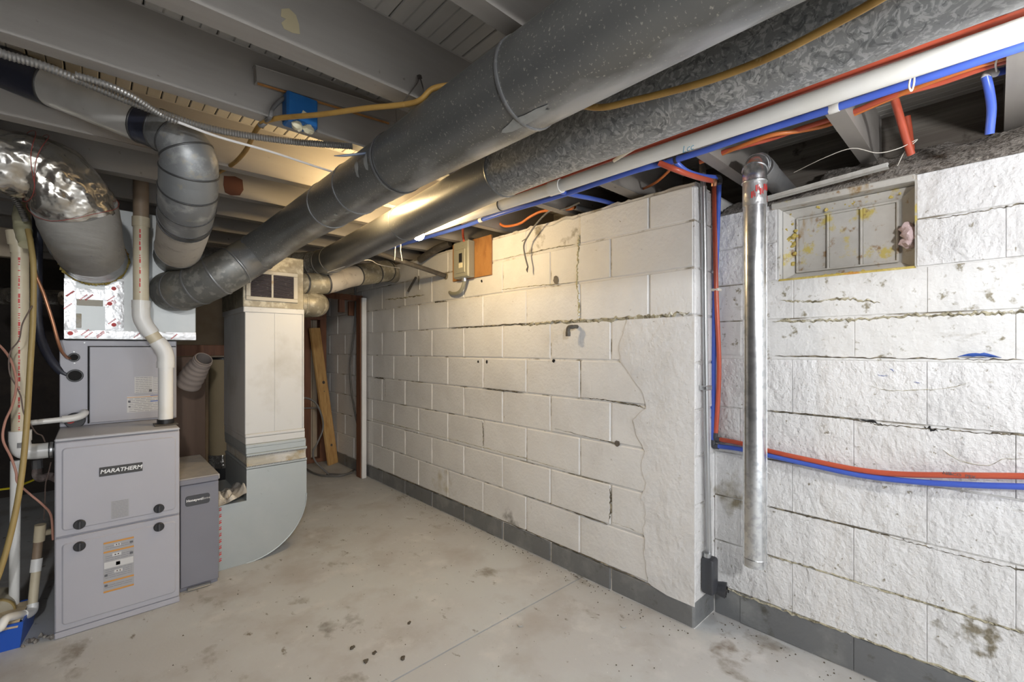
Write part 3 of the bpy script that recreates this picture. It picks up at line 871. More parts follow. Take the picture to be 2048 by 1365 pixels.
box('collar', .616, .932, RY0 - .002, RY1, .660, .700, M['sheet'], rd, bev=.003)
box('collar', .614, .930, RY0 - .006, RY1, .700, .718, M['sheet'], rd, bev=.003)
trunk = box('trunk', .614, .923, RY0, RY1, .716, 1.405, M['sheet'], rd, bev=.003)
for xx in (.768,):
    box('seam_rib', xx - .004, xx + .004, RY0 - .002, RY0 + .002, .718, 1.404, M['sheet'], trunk, bev=.001)
box('corner_rib', .917, .927, RY0 - .004, RY0 + .02, .718, 1.404, M['sheet'], trunk, bev=.002)
box('collar', .606, .928, RY0 - .005, RY1, 1.400, 1.432, M['sheet'], rd, bev=.003)
box('register_box', .604, .925, RY0, RY1, 1.430, 1.735, M['old_galv'], rd, bev=.003)
gx0, gx1, gz0, gz1 = .617, .890, 1.468, 1.642
gr = thing('vent_grille', (.75, RY0 - .005, gz0), 'dusty cream louvred grille screwed to the top of the return duct', 'vent grille')
for (a_, b_, c_, d_) in ((gx0, gx1, gz1 - .022, gz1), (gx0, gx1, gz0, gz0 + .022), (gx0, gx0 + .024, gz0 + .022, gz1 - .022), (gx1 - .024, gx1, gz0 + .022, gz1 - .022)):
    box('frame_bar', a_, b_, RY0 - .010, RY0 - .0005, c_, d_, M['grille'], gr, bev=.002)
box('centre_bar', .747, .757, RY0 - .008, RY0 - .001, gz0 + .022, gz1 - .022, M['grille'], gr)
box('dark_back', gx0 + .02, gx1 - .02, RY0 - .0015, RY0 - .0005, gz0 + .02, gz1 - .02, M['void'], gr)
for k in range(16):
    z = gz0 + .028 + .008 * k
    for (a_, b_) in ((gx0 + .024, .747), (.757, gx1 - .024)):
        beam('slat', (a_, RY0 - .005, z), (b_, RY0 - .005, z), .006, .0025, M['grille_dark'], gr, up=(0, -.5, 1), bev=0)

# crumpled plastic sheet on the boot
cv, cf = [], []
for j in range(19):
    for i in range(19):
        u, v = i / 18, j / 18
        x = .478 + .138 * u; y = 2.80 + .26 * v
        z = .362 + .075 * (1 - abs(2 * v - .7)) * (.35 + u * .8) * abs(noise.noise(Vector((u * 3.1, v * 2.3, 4)))) * 2 + .018 * noise.noise(Vector((u * 9, v * 9, 1))) + .05 * u * u
        if j == 0: z = .354 + .05 * u
        cv.append((x, y + .02 * noise.noise(Vector((u * 4, 0, 3))), max(z, .354)))
for j in range(18):
    for i in range(18):
        k = j * 19 + i; cf.append((k, k + 1, k + 20, k + 19))
tag(mesh('plastic_sheet', cv, cf, M['plastic']), 'crumpled clear plastic film lying on the return duct boot', 'plastic sheet')

# ================================================================== ROUND DUCTS
# ---- duct nearest the camera
d1 = thing('round_duct', (.742, 1.2, 1.713), 'large dark dusty round duct running from the furnace plenum toward the camera', 'duct')
pts = [(0.3016, 2.941, 1.497), (0.3272, 2.849, 1.496), (0.3878, 2.765, 1.521), (0.4623, 2.696, 1.567), (0.5364, 2.668, 1.624), (0.6389, 2.682, 1.708), (.740, 2.42, 1.808), (.742, 1.9, 1.813), (.742, 1.36, 1.815), (.742, .8, 1.815), (.742, 0, 1.815), (.742, -1.2, 1.815)]
rads = [.103, .103, .102, .102, .101, .099, .097, .096, .097, .102, .102, .102]
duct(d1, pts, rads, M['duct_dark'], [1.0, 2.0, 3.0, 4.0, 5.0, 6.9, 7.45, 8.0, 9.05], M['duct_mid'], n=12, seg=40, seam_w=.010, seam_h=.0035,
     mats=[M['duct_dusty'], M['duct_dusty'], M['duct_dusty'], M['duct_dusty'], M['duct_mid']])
def stain(root, c, axis, R, a0, s, wid, hgt, m, seed):
    """thin wiped patch on the duct skin: angle a0 round the axis, s along it"""
    rnd = random.Random(seed)
    t = V(axis).normalized(); N_ = (Vector((0, 0, 1)) - t * t.z).normalized(); B_ = t.cross(N_)
    vs, fs = [], []
    n_ = 14
    vs.append((a0, s))
    for k in range(n_):
        q = 2 * math.pi * k / n_; r_ = rnd.uniform(.75, 1.1)
        vs.append((a0 + hgt / R * math.sin(q) * r_, s + wid * math.cos(q) * r_))
    P_ = [V(c) + t * s_ + (N_ * math.cos(a_) + B_ * math.sin(a_)) * (R + (.0012 if i == 0 else .0004)) for i, (a_, s_) in enumerate(vs)]
    for k in range(n_): fs.append((0, 1 + k, 1 + (k + 1) % n_))
    mesh('wiped_patch', P_, fs, m, root, sm=False)
M['wiped'] = mat('wiped_zinc', (.40, .41, .40), .5, .3, layers=[(20, 4, (.32, .33, .32), .45, .65)])
for (y_, a_, w_, h_, sd) in ((1.462, -1.70, .015, .030, 1), (1.392, -1.70, .014, .029, 2), (.73, -2.88, .085, .016, 9)):
    stain(d1, (.742, y_, 1.814), (0, 1, 0), .0975 if y_ > 1.3 else .1025, a_, 0, w_, h_, M['wiped'], sd)
for (y_, a_, w_, h_, sd) in ((1.90, -2.7, .02, .008, 3), (1.84, -2.85, .02, .007, 4), (1.78, -2.7, .012, .006, 5), (1.70, -2.85, .018, .007, 6)):
    stain(d1, (.742, y_, 1.8135), (0, 1, 0), .0968, a_, 0, w_, h_, M['wiped'], sd)
tie = thing('cable_tie', (.66, 1.37, 1.83), 'blue-grey strap tail sticking out of the big dark duct joint', 'strap')
ring('strap', (.742, 1.345, 1.815), (0, 1, 0), .0985, .006, .002, M['seam_dark'], tie)
tube('tail', [(0.7249, 1.415, 1.869), (0.6546, 1.398, 1.836), (0.5885, 1.419, 1.815), (0.5588, 1.433, 1.81)], [.0035, .004, .004, .001], mat('blue_grey_tie', (.10, .13, .19), .4), tie, seg=6, n=4)

# ---- second duct beside it
d2 = thing('round_duct', (1.09, 1.2, 1.75), 'galvanised spangled round duct running parallel behind the big dark duct', 'duct')
pts = [(1.086, -1.2, 1.836), (1.086, -.2, 1.836), (1.086, .6, 1.836), (1.086, 1.22, 1.834), (1.09, 1.6, 1.817), (1.10, 2.2, 1.790), (1.105, 2.72, 1.768), (1.10, 2.93, 1.758), (1.055, 3.07, 1.752), (.95, 3.16, 1.745), (.80, 3.20, 1.735), (.418, 3.22, 1.72)]
rads = [.0845] * 4 + [.082, .082, .082, .083, .084, .084, .083, .083]
duct(d2, pts, rads, M['galv'], [3.0, 4.6, 6.6, 7.3, 8.0, 8.8, 9.7], M['duct_mid'], n=12, seg=40, seam_w=.010, seam_h=.0035,
     mats=[M['galv'], M['duct_mid'], M['duct_mid'], M['duct_mid']])

# ---- small take-offs from the return duct
t1 = thing('takeoff_duct', (1.3, 3.2, 1.6), 'dusty cream and galvanised branch duct running from return duct to the block wall', 'duct')
pts = [(.925, 2.98, 1.61), (1.0, 3.0, 1.612), (1.133, 3.015, 1.632), (1.325, 3.109, 1.704), (1.542, 3.208, 1.766), (1.696, 3.269, 1.806), (1.862, 3.46, 1.80)]
duct(t1, pts, [.066, .068, .070, .072, .080, .082, .050], M['old_galv'], [.8, 1.9, 3.2, 4.1, 4.9], M['seam_dark'], n=8, seg=28, mats=[M['old_galv'], M['old_galv'], M['wrap_tan'], M['old_galv'], M['old_galv']])
t2 = thing('takeoff_duct', (1.05, 3.1, 1.4), 'short dusty elbow duct low on the side of the return duct', 'duct')
pts = [(.925, 3.02, 1.485), (.985, 3.02, 1.485), (1.045, 3.03, 1.487), (1.085, 3.09, 1.49), (1.09, 3.20, 1.49), (1.09, 3.5, 1.50)]
duct(t2, pts, [.074, .074, .080, .082, .078, .076], M['old_galv'], [1.0, 2.3], M['old_galv'], n=8, seg=28)

# ---- silver duct with black tape and its elbow
d3 = thing('round_duct', (.2, 2.0, 1.7), 'silver round duct with black tape bands bending down into the plenum', 'duct')
pts = [(-0.7493, 2.47, 2.313), (-0.3853, 2.214, 2.145), (-0.2371, 2.131, 2.088), (-0.0449, 2.021, 2.013), (0.1359, 1.907, 1.933), (0.1989, 1.849, 1.895), (0.2308, 1.833, 1.839), (0.2379, 1.867, 1.784), (0.2449, 1.956, 1.726), (0.2696, 2.261, 1.693), (0.3027, 2.721, 1.68), (0.3158, 2.955, 1.68)]
rads = [.0635, .0635, .0635, .0635, .064, .071, .080, .085, .086, .089, .094, .094]
M['drop_cream'] = mat('cream_lagging', (.55, .51, .45), .7, layers=[(12, 5, (.36, .32, .27), .52, .68), (30, 4, (.18, .15, .12), .68, .75)], bump=[(25, 4, .5, .006)])
duct(d3, pts, rads, M['silver'], [2.72, 3.88, 4.25, 5.0, 5.8, 6.7, 7.6, 8.15, 8.55, 8.75, 9.9], M['seam_dark'], n=14, seg=36, seam_w=.006, seam_h=.003,
     mats=[M['black_tape'], M['silver'], M['black_tape'], M['elbow'], M['elbow'], M['elbow'], M['elbow'], M['elbow'], M['elbow'], M['seam_dark'], M['drop_cream'], M['duct_dusty']])

# ---- foil-wrapped duct
d4 = thing('insulated_duct', (-.1, 2.5, 1.6), 'crinkled foil insulated duct with grey tape wrap above the plenum', 'duct')
pts = [(-0.7368, 2.336, 1.913), (-0.4683, 2.36, 1.89), (-0.3372, 2.347, 1.868), (-0.2388, 2.351, 1.848), (-0.1499, 2.364, 1.848), (-0.0862, 2.373, 1.808), (-0.0507, 2.408, 1.74), (-0.0366, 2.491, 1.682), (-0.0206, 2.681, 1.647), (-0.0051, 2.871, 1.63), (0, 2.941, 1.632)]
rads = [.10, .10, .105, .110, .118, .121, .120, .118, .114, .122, .122]
def crump(i, a, p):
    return .006 * noise.noise(p * 26) + .020 * abs(noise.noise(p * 13 + Vector((5, 0, 0)))) - .006
def crump_s(i, a, p):
    return .004 * noise.noise(Vector((p.x * 12, p.y * 12, p.z * 50)))
Pf, Rf = spline(pts, 16, rads)
ia, ib = 16 * 6 + 2, 16 * 8 + 6
vs, fs = tube_geo(Pf[:ia + 1], Rf[:ia + 1], 64, True, crump); mesh('foil_wrap', vs, fs, M['foil'], d4)
vs, fs = tube_geo(Pf[ia - 3:ib + 1], [r + .006 for r in Rf[ia - 3:ib + 1]], 64, True, crump_s); mesh('tape_wrap', vs, fs, M['wrap'], d4)
vs, fs = tube_geo(Pf[ib:], [r + .002 for r in Rf[ib:]], 64, True, crump_s); mesh('foil_collar', vs, fs, M['foil_flat'], d4)
fr = frames(Pf)
def wirering(i, name, m):
    p, t, N_, B_ = fr[i]
    pts_ = [p + (N_ * math.cos(q) + B_ * math.sin(q)) * (Rf[i] + .010 + .004 * noise.noise(Vector((q * 3, i, 0)))) + t * .008 * math.sin(q * 3) for q in [2 * math.pi * k / 40 for k in range(41)]]
    tube(name, pts_, .0011, m, d4, seg=6)
M['red_wire'] = mat('red_thread', (.30, .05, .04), .6)
wirering(16 * 4 - 4, 'red_thread', M['red_wire']); wirering(16 * 4 - 1, 'red_thread', M['red_wire']); wirering(16 * 6 - 2, 'red_thread', M['red_wire'])
blob('fibreglass_edge', [((Pf[-1] + (fr[-1][2] * math.cos(q) + fr[-1][3] * math.sin(q)) * .122), frng.uniform(.6, 1.2)) for q in [2 * math.pi * k / 64 for k in range(64)]], .012, M['foam'], d4, 2, sub=1)
tube('foil_flap', [(-0.1563, 2.875, 1.669), (-0.1302, 2.919, 1.635), (-0.0906, 2.95, 1.593)], [.004, .018, .008], M['foil_flat'], d4, seg=8, n=4)

# ================================================================== LAMPS
def lamp(name, p, r, m, label, joist_z=1.93):
    t = thing(name, (p[0], p[1], p[2]), label, 'light bulb')
    x, y, z = p
    tube('socket', [(x, y, z + r * 1.15), (x, y, z + r * 1.15 + .045)], [.016, .019], M['porcelain'], t, seg=16)
    tube('ceiling_cap', [(x, y, z + r * 1.15 + .045), (x, y, z + r * 1.15 + .06)], [.03, .045], M['porcelain'], t, seg=20)
    pr = [(-1.0, .02), (-.92, .40), (-.7, .72), (-.35, .95), (0, 1.0), (.35, .92), (.7, .66), (1.0, .45), (1.2, .42)]
    vs, fs = [], []
    sg = 20
    for (h, rr) in pr:
        for k in range(sg):
            a = 2 * math.pi * k / sg
            vs.append((x + r * rr * math.cos(a), y + r * rr * math.sin(a), z + r * h))
    for i in range(len(pr) - 1):
        for k in range(sg): fs.append((i * sg + k, i * sg + (k + 1) % sg, (i + 1) * sg + (k + 1) % sg, (i + 1) * sg + k))
    fs.append(tuple(reversed(range(sg)))); fs.append(tuple(range((len(pr) - 1) * sg, len(pr) * sg)))
    mesh('glass_bulb', vs, fs, m, t)
    return t
lamp('light_bulb', (1.262, 2.085, 1.80), .03, M['bulb_warm'], 'lit warm bare bulb hanging beside the galvanised duct near the wall')
lamp('light_bulb', (1.26, -.30, 1.74), .03, M['bulb_near'], 'lit white bare bulb near the recessed wall beside the ducts')
lamp('light_bulb', (.925, 1.93, 1.885), .026, M['bulb_bay'], 'lit warm bulb tucked between the two long ducts')
lamp('light_bulb', (-.35, -1.08, 1.90), .05, M['bulb_fill'], 'added white fill bulb, unseen behind the viewer')  # added to fill the room with white light

# ================================================================== PIPES ALONG THE LONG WALL
pv = thing('drain_pipe', (1.4, 1.2, 1.83), 'long white plastic drain pipe hung under the joists along the ducts', 'pipe')
tube('pipe_run', [(1.424, -1.2, 1.858), (1.405, .62, 1.860), (1.393, 1.235, 1.860)], .0242, M['pvc_drain'], pv, seg=28)
tube('pipe_run', [(1.393, 1.235, 1.860), (1.374, 1.7, 1.860), (1.36, 2.6, 1.862), (1.35, 3.4, 1.862)], .0242, M['pvc_drain'], pv, seg=28)
tube('coupling', [(1.3945, 1.205, 1.860), (1.392, 1.265, 1.860)], .0285, M['pvc_white'], pv, seg=28)
ring('strap', (1.379, 1.56, 1.860), (0, 1, 0), .0245, .006, .002, M['iron'], pv)
text('blue_scribble', 'Lcc', .028, (1.382, 0.6682, 1.833), (0, -1, 0), (-.25, 0, 1), mat('blue_crayon', (.22, .50, .66), .6), pv, shear=.3, ext=.0003)

def pipe(name, pts, r, m, label, cat='pipe', n=6, seg=14, group=None):
    o = tube(name, pts, r, m, None, seg=seg, n=n)
    return tag(o, label, cat, group)
# red supply line above the drain pipe
pipe('water_pipe', [(1.446, -0.1953, 1.905), (1.441, -0.0397, 1.905), (1.423, 0.1582, 1.905), (1.42, 0.3115, 1.905), (1.425, 0.4974, 1.905), (1.427, 0.6486, 1.905), (1.409, 0.9473, 1.905), (1.41, 1.282, 1.905), (1.406, 1.597, 1.905), (1.413, 1.879, 1.905), (1.408, 2.206, 1.905)], .0115, M['pex_red'],
     'long red plastic water pipe running above the white drain pipe')
# blue supply line
bl = thing('water_pipe', (1.53, 0.5338, 1.89), 'long blue plastic water pipe running under the joists beside the white drain pipe', 'pipe')
tube('pipe_run', [(1.594, -0.2152, 1.905), (1.593, -0.0438, 1.905), (1.595, 0.1274, 1.905), (1.597, 0.3112, 1.905), (1.592, 0.5556, 1.905), (1.599, 0.7084, 1.905), (1.598, 0.8314, 1.905)], .0112, M['pex_blue'], bl, n=6)
tube('pipe_run', [(1.597, 0.851, 1.905), (1.577, 1.002, 1.905), (1.583, 1.377, 1.905), (1.563, 1.775, 1.905), (1.568, 2.086, 1.905), (1.553, 2.432, 1.905), (1.527, 2.834, 1.905), (1.518, 3.039, 1.905)], .0112, M['pex_blue'], bl, n=6)
for q in ((1.599, 0.8181, 1.905), (1.599, 0.8559, 1.905)):
    ring('crimp_ring', q, (0.03, 1, 0), .0112, .012, .0022, M['seam_dark'], bl)
tube('tee', [(1.599, 0.8061, 1.905), (1.599, 0.8621, 1.905)], .0125, M['pex_blue'], bl)
for q in ((1.598, 0.3258, 1.905), (1.559, 1.929, 1.905)):
    ring('white_clamp', q, (0.03, 1, 0), .0112, .026, .0022, M['pvc_white'], bl)
# blue branch going back over the wall
pipe('branch_pipe', [(1.534, 1.34, 1.905), (1.644, 1.338, 1.912), (1.836, 1.321, 1.925), (2.1, 1.33, 1.94)], .0105, M['pex_blue'], 'short blue branch pipe disappearing over the top of the block wall')
# the pair dropping down the corner
cr = thing('water_pipe', (2.03, .85, .79), 'blue plastic water pipe dropping down the wall corner and along the recessed wall', 'pipe')
tube('pipe_run', [(1.603, 0.8275, 1.905), (1.658, 0.8076, 1.876), (1.776, 0.807, 1.888), (1.894, 0.7932, 1.907)], .0105, M['pex_blue'], cr, n=6)
tube('elbow', [(1.883, 0.7967, 1.907), (1.913, 0.7889, 1.908), (1.913, 0.7889, 1.885)], .012, M['seam_dark'], cr, n=4)
tube('pipe_run', [(2.04, 0.8412, 1.944), (2.04, 0.85, 1.683), (2.04, 0.8588, 1.416), (2.04, 0.8655, 1.079), (2.04, 0.8677, 0.7753)], .0108, M['pex_blue'], cr, n=6)
tube('elbow', [(2.04, 0.8677, 0.7866), (2.04, 0.8655, 0.7599), (2.04, 0.8434, 0.759)], .012, M['darkgrey'], cr, n=4)
tube('pipe_run', [(2.04, 0.85, 0.7601), (2.04, 0.7523, 0.7628), (2.03, 0.6317, 0.7574), (2.028, 0.4905, 0.7476), (2.027, 0.3354, 0.7392), (2.027, 0.1868, 0.748), (2.027, 0.0458, 0.7676), (2.027, -0.0558, 0.7857), (2.027, -0.2738, 0.8204)], .0098, M['pex_blue'], cr, n=6)
rr_ = thing('water_pipe', (2.035, .83, .8), 'red plastic water pipe dropping down the wall corner and along the recessed wall', 'pipe')
tube('pipe_run', [(1.578, 0.8754, 1.905), (1.622, 0.8136, 1.867), (1.766, 0.8025, 1.876), (1.872, 0.8002, 1.892)], .0105, M['pex_red'], rr_, n=6)
tube('elbow', [(1.855, 0.8015, 1.891), (1.888, 0.7988, 1.894), (1.898, 0.8031, 1.877)], .0118, M['copper'], rr_, n=4)
tube('pipe_run', [(2.03, 0.859, 1.938), (2.03, 0.8546, 1.682), (2.03, 0.848, 1.414), (2.03, 0.8371, 1.147), (2.035, 0.8435, 0.9689), (2.04, 0.8566, 0.8061)], .0098, M['pex_red'], rr_, n=6)
tube('elbow', [(2.04, 0.8566, 0.8196), (2.04, 0.8566, 0.7927), (2.04, 0.8368, 0.7911)], .011, M['darkgrey'], rr_, n=4)
rp = tube('pipe_run', [(2.04, 0.8456, 0.7921), (2.04, 0.7523, 0.7886), (2.03, 0.6317, 0.7759), (2.028, 0.4905, 0.765), (2.027, 0.3354, 0.7573), (2.027, 0.2253, 0.7654), (2.027, 0.1022, 0.7873), (2.027, -0.0558, 0.817), (2.027, -0.2738, 0.8571)], .0098, M['pex_red'], rr_, n=6)
text('lettering', 'NIBCO  PEX', .014, (2.017, 0.0811, 0.7937), (0, -1, 0), (0, 0, 1), M['ink'], rp)
for q in ((2.028, 0.8538, 1.459),):
    box('pipe_clip', q[0] - .008, q[0] + .03, q[1] - .018, q[1] + .018, q[2] - .006, q[2] + .006, M['twine'], cr, bev=.003)

# orange pair through the joists
for i, (off, m, lb) in enumerate(((0, 'pex_orange', 'orange plastic pipe passing through holes in the joists under the blue pipe'), (6, 'pex_red', 'red plastic pipe twisted beside the orange one through the joists'))):
    pipe('twin_pipe', ([(1.814, -0.2101, 1.96), (1.753, -0.0328, 1.96), (1.762, 0.1092, 1.965), (1.802, 0.2238, 1.97), (1.841, 0.3259, 1.972), (1.861, 0.3983, 1.972), (1.836, 0.4746, 1.97), (1.793, 0.5498, 1.968), (1.794, 0.6435, 1.965), (1.811, 0.7216, 1.965), (1.831, 0.8319, 1.965)] if i == 0 else
         [(1.857, -0.215, 1.962), (1.778, -0.0333, 1.962), (1.794, 0.1112, 1.966), (1.795, 0.223, 1.972), (1.827, 0.3233, 1.974), (1.829, 0.3914, 1.974), (1.829, 0.4727, 1.974), (1.837, 0.5633, 1.974), (1.814, 0.6508, 1.968), (1.808, 0.7208, 1.968), (1.828, 0.8307, 1.968)]), .0075 if i == 0 else .0085, M[m], lb)
# stubs hanging in the bay
pipe('pipe_stub', [(1.784, 0.2181, 1.99), (1.912, 0.2163, 1.964), (1.981, 0.2075, 1.909), (2.022, 0.1964, 1.853)], .0112, M['pex_red'], 'longer red pipe stub hanging down in the joist bay above the window')
pipe('pipe_stub', [(2.144, 0.2192, 2.033), (2.15, 0.2143, 1.981), (2.128, 0.2068, 1.904)], .0105, M['pex_red'], 'shorter dark red pipe stub behind the longer one above the window')
bs = thing('pipe_stub', (1.902, 0.0078, 1.817), 'bright blue pipe stub with white elbow hanging beside a joist', 'pipe')
tube('pipe_run', [(1.89, -0.0492, 1.988), (1.856, -0.0181, 1.971), (1.834, 0.0027, 1.963)], .0105, M['pex_blue'], bs, n=4)
tube('elbow', [(1.836, 0.0009, 1.963), (1.819, 0.0169, 1.959), (1.815, 0.0198, 1.949)], .0105, M['pvc_white'], bs, n=4)
tube('pipe_run', [(1.815, 0.0198, 1.955), (1.837, 0.0132, 1.915), (1.87, 0.0096, 1.876), (1.895, 0.0137, 1.817)], .0105, M['pex_blue'], bs, n=5)
# orange hose along the wall top with its grey stub of pipe
pipe('orange_hose', [(1.579, 2.125, 1.95), (1.8, 2.417, 1.954), (1.79, 2.393, 1.909)], .008, M['pex_red'], 'short red pipe entering the top of the grey switch box')
pipe('orange_hose', [(1.86, 2.136, 2.007), (1.84, 2.076, 1.96), (1.84, 2.021, 1.94), (1.85, 1.922, 1.939), (1.855, 1.843, 1.962), (1.86, 1.768, 1.975), (1.86, 1.692, 1.967), (1.86, 1.625, 1.954)], .0075, M['pex_orange'], 'sagging orange cable along the top of the block wall', 'cable')
oc = thing('wall_sleeve', (1.86, 1.514, 1.94), 'grey pipe stub with orange sleeve in the broken top of the block wall', 'pipe')
tube('sleeve', [(1.855, 1.628, 1.951), (1.86, 1.514, 1.942)], .011, M['pex_orange'], oc, n=3)
tube('grey_stub', [(1.85, 1.509, 1.942), (1.91, 1.503, 1.94), (2, 1.472, 1.93)], .016, M['conduit'], oc, n=3, wall=.003)
pipe('orange_cable', [(1.959, 1.183, 1.973), (1.873, 1.059, 1.952), (1.821, 0.9701, 1.961), (1.775, 0.9168, 1.965)], .006, M['pex_orange'], 'thin orange cable rising from the wall top to the blue pipe tee', 'cable')
pipe('flat_strip', [(1.355, 0.9255, 1.865), (1.309, 0.8313, 1.859), (1.274, 0.7548, 1.851), (1.259, 0.6869, 1.843)], [.006, .008, .009, .010], M['twine'], 'curled cream plastic strip hanging between the spangled duct and drain pipe', 'strip')

# twine hangers on the pipes
def twine(label, pts, r=.0016):
    pipe('twine_tie', pts, r, M['twine'], label, 'string', n=5, seg=6)
twine('knotted string loop round the drain pipe nearest the hanging blue stub', [(1.499, 0.1363, 1.947), (1.455, 0.1359, 1.896), (1.45, 0.1409, 1.86), (1.46, 0.1455, 1.839), (1.491, 0.1439, 1.839), (1.482, 0.1384, 1.854), (1.45, 0.1337, 1.881), (1.464, 0.1277, 1.915), (1.5, 0.1354, 1.949)], .0022)
twine('knotted string loop round the drain pipe next to the red stubs', [(1.505, 0.3493, 1.954), (1.462, 0.3478, 1.916), (1.448, 0.3478, 1.876), (1.479, 0.3458, 1.868), (1.454, 0.3352, 1.887), (1.467, 0.343, 1.923), (1.511, 0.3435, 1.957)], .0022)
twine('loose string hanging beside the knotted loop on the drain pipe', [(1.502, 0.3657, 1.96), (1.455, 0.3615, 1.905), (1.454, 0.3686, 1.873), (1.48, 0.3726, 1.87)], .0014)
twine('frayed string hanging from the blue pipe at the right edge', [(1.733, 0.0008, 1.98), (1.72, -0.001, 1.954), (1.761, 0.0017, 1.954), (1.822, -0.0001, 1.961)], .0022)
twine('thin pale wire drooping from the joist to the red stubs', [(1.994, 0.5358, 1.882), (1.928, 0.4201, 1.885), (1.914, 0.3374, 1.887), (1.939, 0.2734, 1.858), (1.968, 0.2188, 1.866), (2.038, 0.1815, 1.904), (2.02, 0.2116, 1.868), (2.041, 0.2335, 1.831)], .0014)
twine('white string hanging from duct near the lit bulb', [(1.16, 2.38, 1.755), (1.268, 2.371, 1.805), (1.284, 2.383, 1.757), (1.297, 2.413, 1.72)], .0025)
twine('second white string hanging from duct near the lit bulb', [(1.16, 2.35, 1.755), (1.289, 2.351, 1.814), (1.308, 2.361, 1.763), (1.329, 2.382, 1.714)], .0025)
twine('pale string slung between the two ducts and the wall', [(1.046, 2.782, 1.663), (1.103, 2.66, 1.69), (1.211, 2.587, 1.733), (1.397, 2.797, 1.755), (1.644, 2.977, 1.786)], .0022)

# ================================================================== WALL FITTINGS
sb = thing('switch_box', (1.83, 2.44, 1.67), 'olive grey metal disconnect switch box mounted on the orange plywood', 'switch box')
box('case', 1.800, 1.852, 2.357, 2.520, 1.671, 1.915, M['switch'], sb, bev=.004)
cov = box('cover', 1.794, 1.801, 2.359, 2.518, 1.676, 1.910, M['switch'], sb, bev=.003)
box('raised_field', 1.789, 1.796, 2.385, 2.492, 1.700, 1.860, M['switch'], cov, bev=.004)
box('rating_plate', 1.7875, 1.790, 2.412, 2.448, 1.772, 1.832, M['black'], cov, bev=.001)
box('yellow_label', 1.7875, 1.790, 2.408, 2.450, 1.735, 1.766, M['cream'], cov, bev=.001)
pb = box('backing_board', 1.852, 1.866, 2.193, 2.610, 1.668, 1.925, M['ply'], None, bev=.002)
tag(pb, 'orange-brown plywood backing board on the block wall behind the switch box', 'board')
ce_ = thing('conduit_elbow', (1.84, 2.5, 1.58), 'curved grey conduit leaving the bottom of the switch box into the wall', 'conduit')
tube('elbow', [(1.826, 2.438, 1.665), (1.826, 2.440, 1.640), (1.828, 2.47, 1.598), (1.834, 2.53, 1.578), (1.845, 2.61, 1.583), (1.872, 2.67, 1.60)], .0125, M['switch'], ce_, n=6)
tube('locknut', [(1.826, 2.438, 1.672), (1.826, 2.438, 1.648)], .018, M['conduit'], ce_, seg=8)
ip = thing('iron_pipe', (1.86, 2.696, 1.717), 'dark iron pipe slanting from under the duct into the block wall', 'pipe')
tube('pipe_run', [(1.225, 2.616, 1.807), (1.318, 2.638, 1.793), (1.868, 2.707, 1.72)], .0165, M['iron'], ip, n=4)
ring('wall_collar', (1.862, 2.705, 1.719), (1, -.1, -.1), .017, .01, .006, M['old_galv'], ip)
tube('dark_pipe', [(1.8, 2.957, 1.866), (1.82, 2.784, 1.916), (1.86, 2.652, 1.948)], .026, M['iron'], ip, n=3)
hook = thing('wall_bracket', (1.85, 3.113, 1.679), 'small rusty metal bracket sticking out of the plastered wall corner', 'bracket')
beam('arm', (1.84, 3.203, 1.655), (1.84, 3.081, 1.753), .012, .008, M['iron'], hook)
beam('plate', (1.862, 3.073, 1.766), (1.862, 3.073, 1.656), .02, .006, M['mortar_rough'], hook, up=(1, 0, 0))
# stub of pipe with elbow, spigots and hanging wire on the long wall
st = thing('pipe_stub', (1.85, 1.54, 1.291), 'small dark iron elbow stub poking out of the block wall', 'pipe')
tube('stub_arm', [(1.868, 1.507, 1.312), (1.84, 1.498, 1.311), (1.825, 1.509, 1.308)], .010, M['iron'], st, n=3)
tube('stub_elbow', [(1.832, 1.504, 1.31), (1.82, 1.521, 1.308), (1.82, 1.528, 1.29), (1.82, 1.528, 1.269)], .011, M['iron'], st, n=4)
tube('stub_nut', [(1.82, 1.528, 1.285), (1.82, 1.528, 1.261)], .0135, M['iron'], st, seg=6)
hw = thing('hanging_wire', (1.83, 1.839, 1.651), 'stiff black wire curling down the upper block wall beside the plywood', 'wire')
tube('wire_run', [(1.82, 1.449, 1.944), (1.81, 1.54, 1.93), (1.8, 1.637, 1.939), (1.81, 1.74, 1.9), (1.82, 1.817, 1.847), (1.825, 1.863, 1.798), (1.83, 1.859, 1.734), (1.835, 1.84, 1.666)], .0048, M['grey_cable'], hw, n=6, seg=8)
tube('wire_spur', [(1.82, 1.829, 1.832), (1.815, 1.869, 1.818)], .003, M['grey_cable'], hw, n=2, seg=6)
tube('frayed_end', [(1.835, 1.84, 1.669), (1.832, 1.845, 1.652), (1.83, 1.839, 1.636)], [.004, .006, .002], M['iron'], hw, n=2, seg=6)
for (q, r_, lb) in (((1.868, 2.337, 1.109), .010, 'left of the pair of dark round holes in the block wall'), ((1.868, 2.249, 1.111), .013, 'right of the pair of dark round holes in the block wall'), ((1.868, 1.669, 1.129), .013, 'single dark hole with rust drip in the block wall'), ((1.868, 1.651, 1.573), .026, 'crumbled brown hole high in the block wall'), ((1.868, 1.253, 0.7336), .018, 'rough brown pit in a low joint of the block wall'), ((1.868, 2.301, 1.639), .011, 'small dark nail hole below the plywood board')):
    hp = [q] + [(q[0], q[1] + r_ * random.uniform(.6, 1.1) * math.cos(k * math.pi / 7), q[2] + r_ * random.uniform(.6, 1.1) * math.sin(k * math.pi / 7)) for k in range(14)]
    hp = [(XW - .0018 if i else XW - .0012, v[1], v[2]) for i, v in enumerate(hp)]
    o = mesh('wall_hole', hp, [(0, 1 + k, 1 + (k + 1) % 14) for k in range(14)], M['void'] if r_ < .015 else M['old_wood'], None, sm=False)
    tag(o, lb, 'hole')

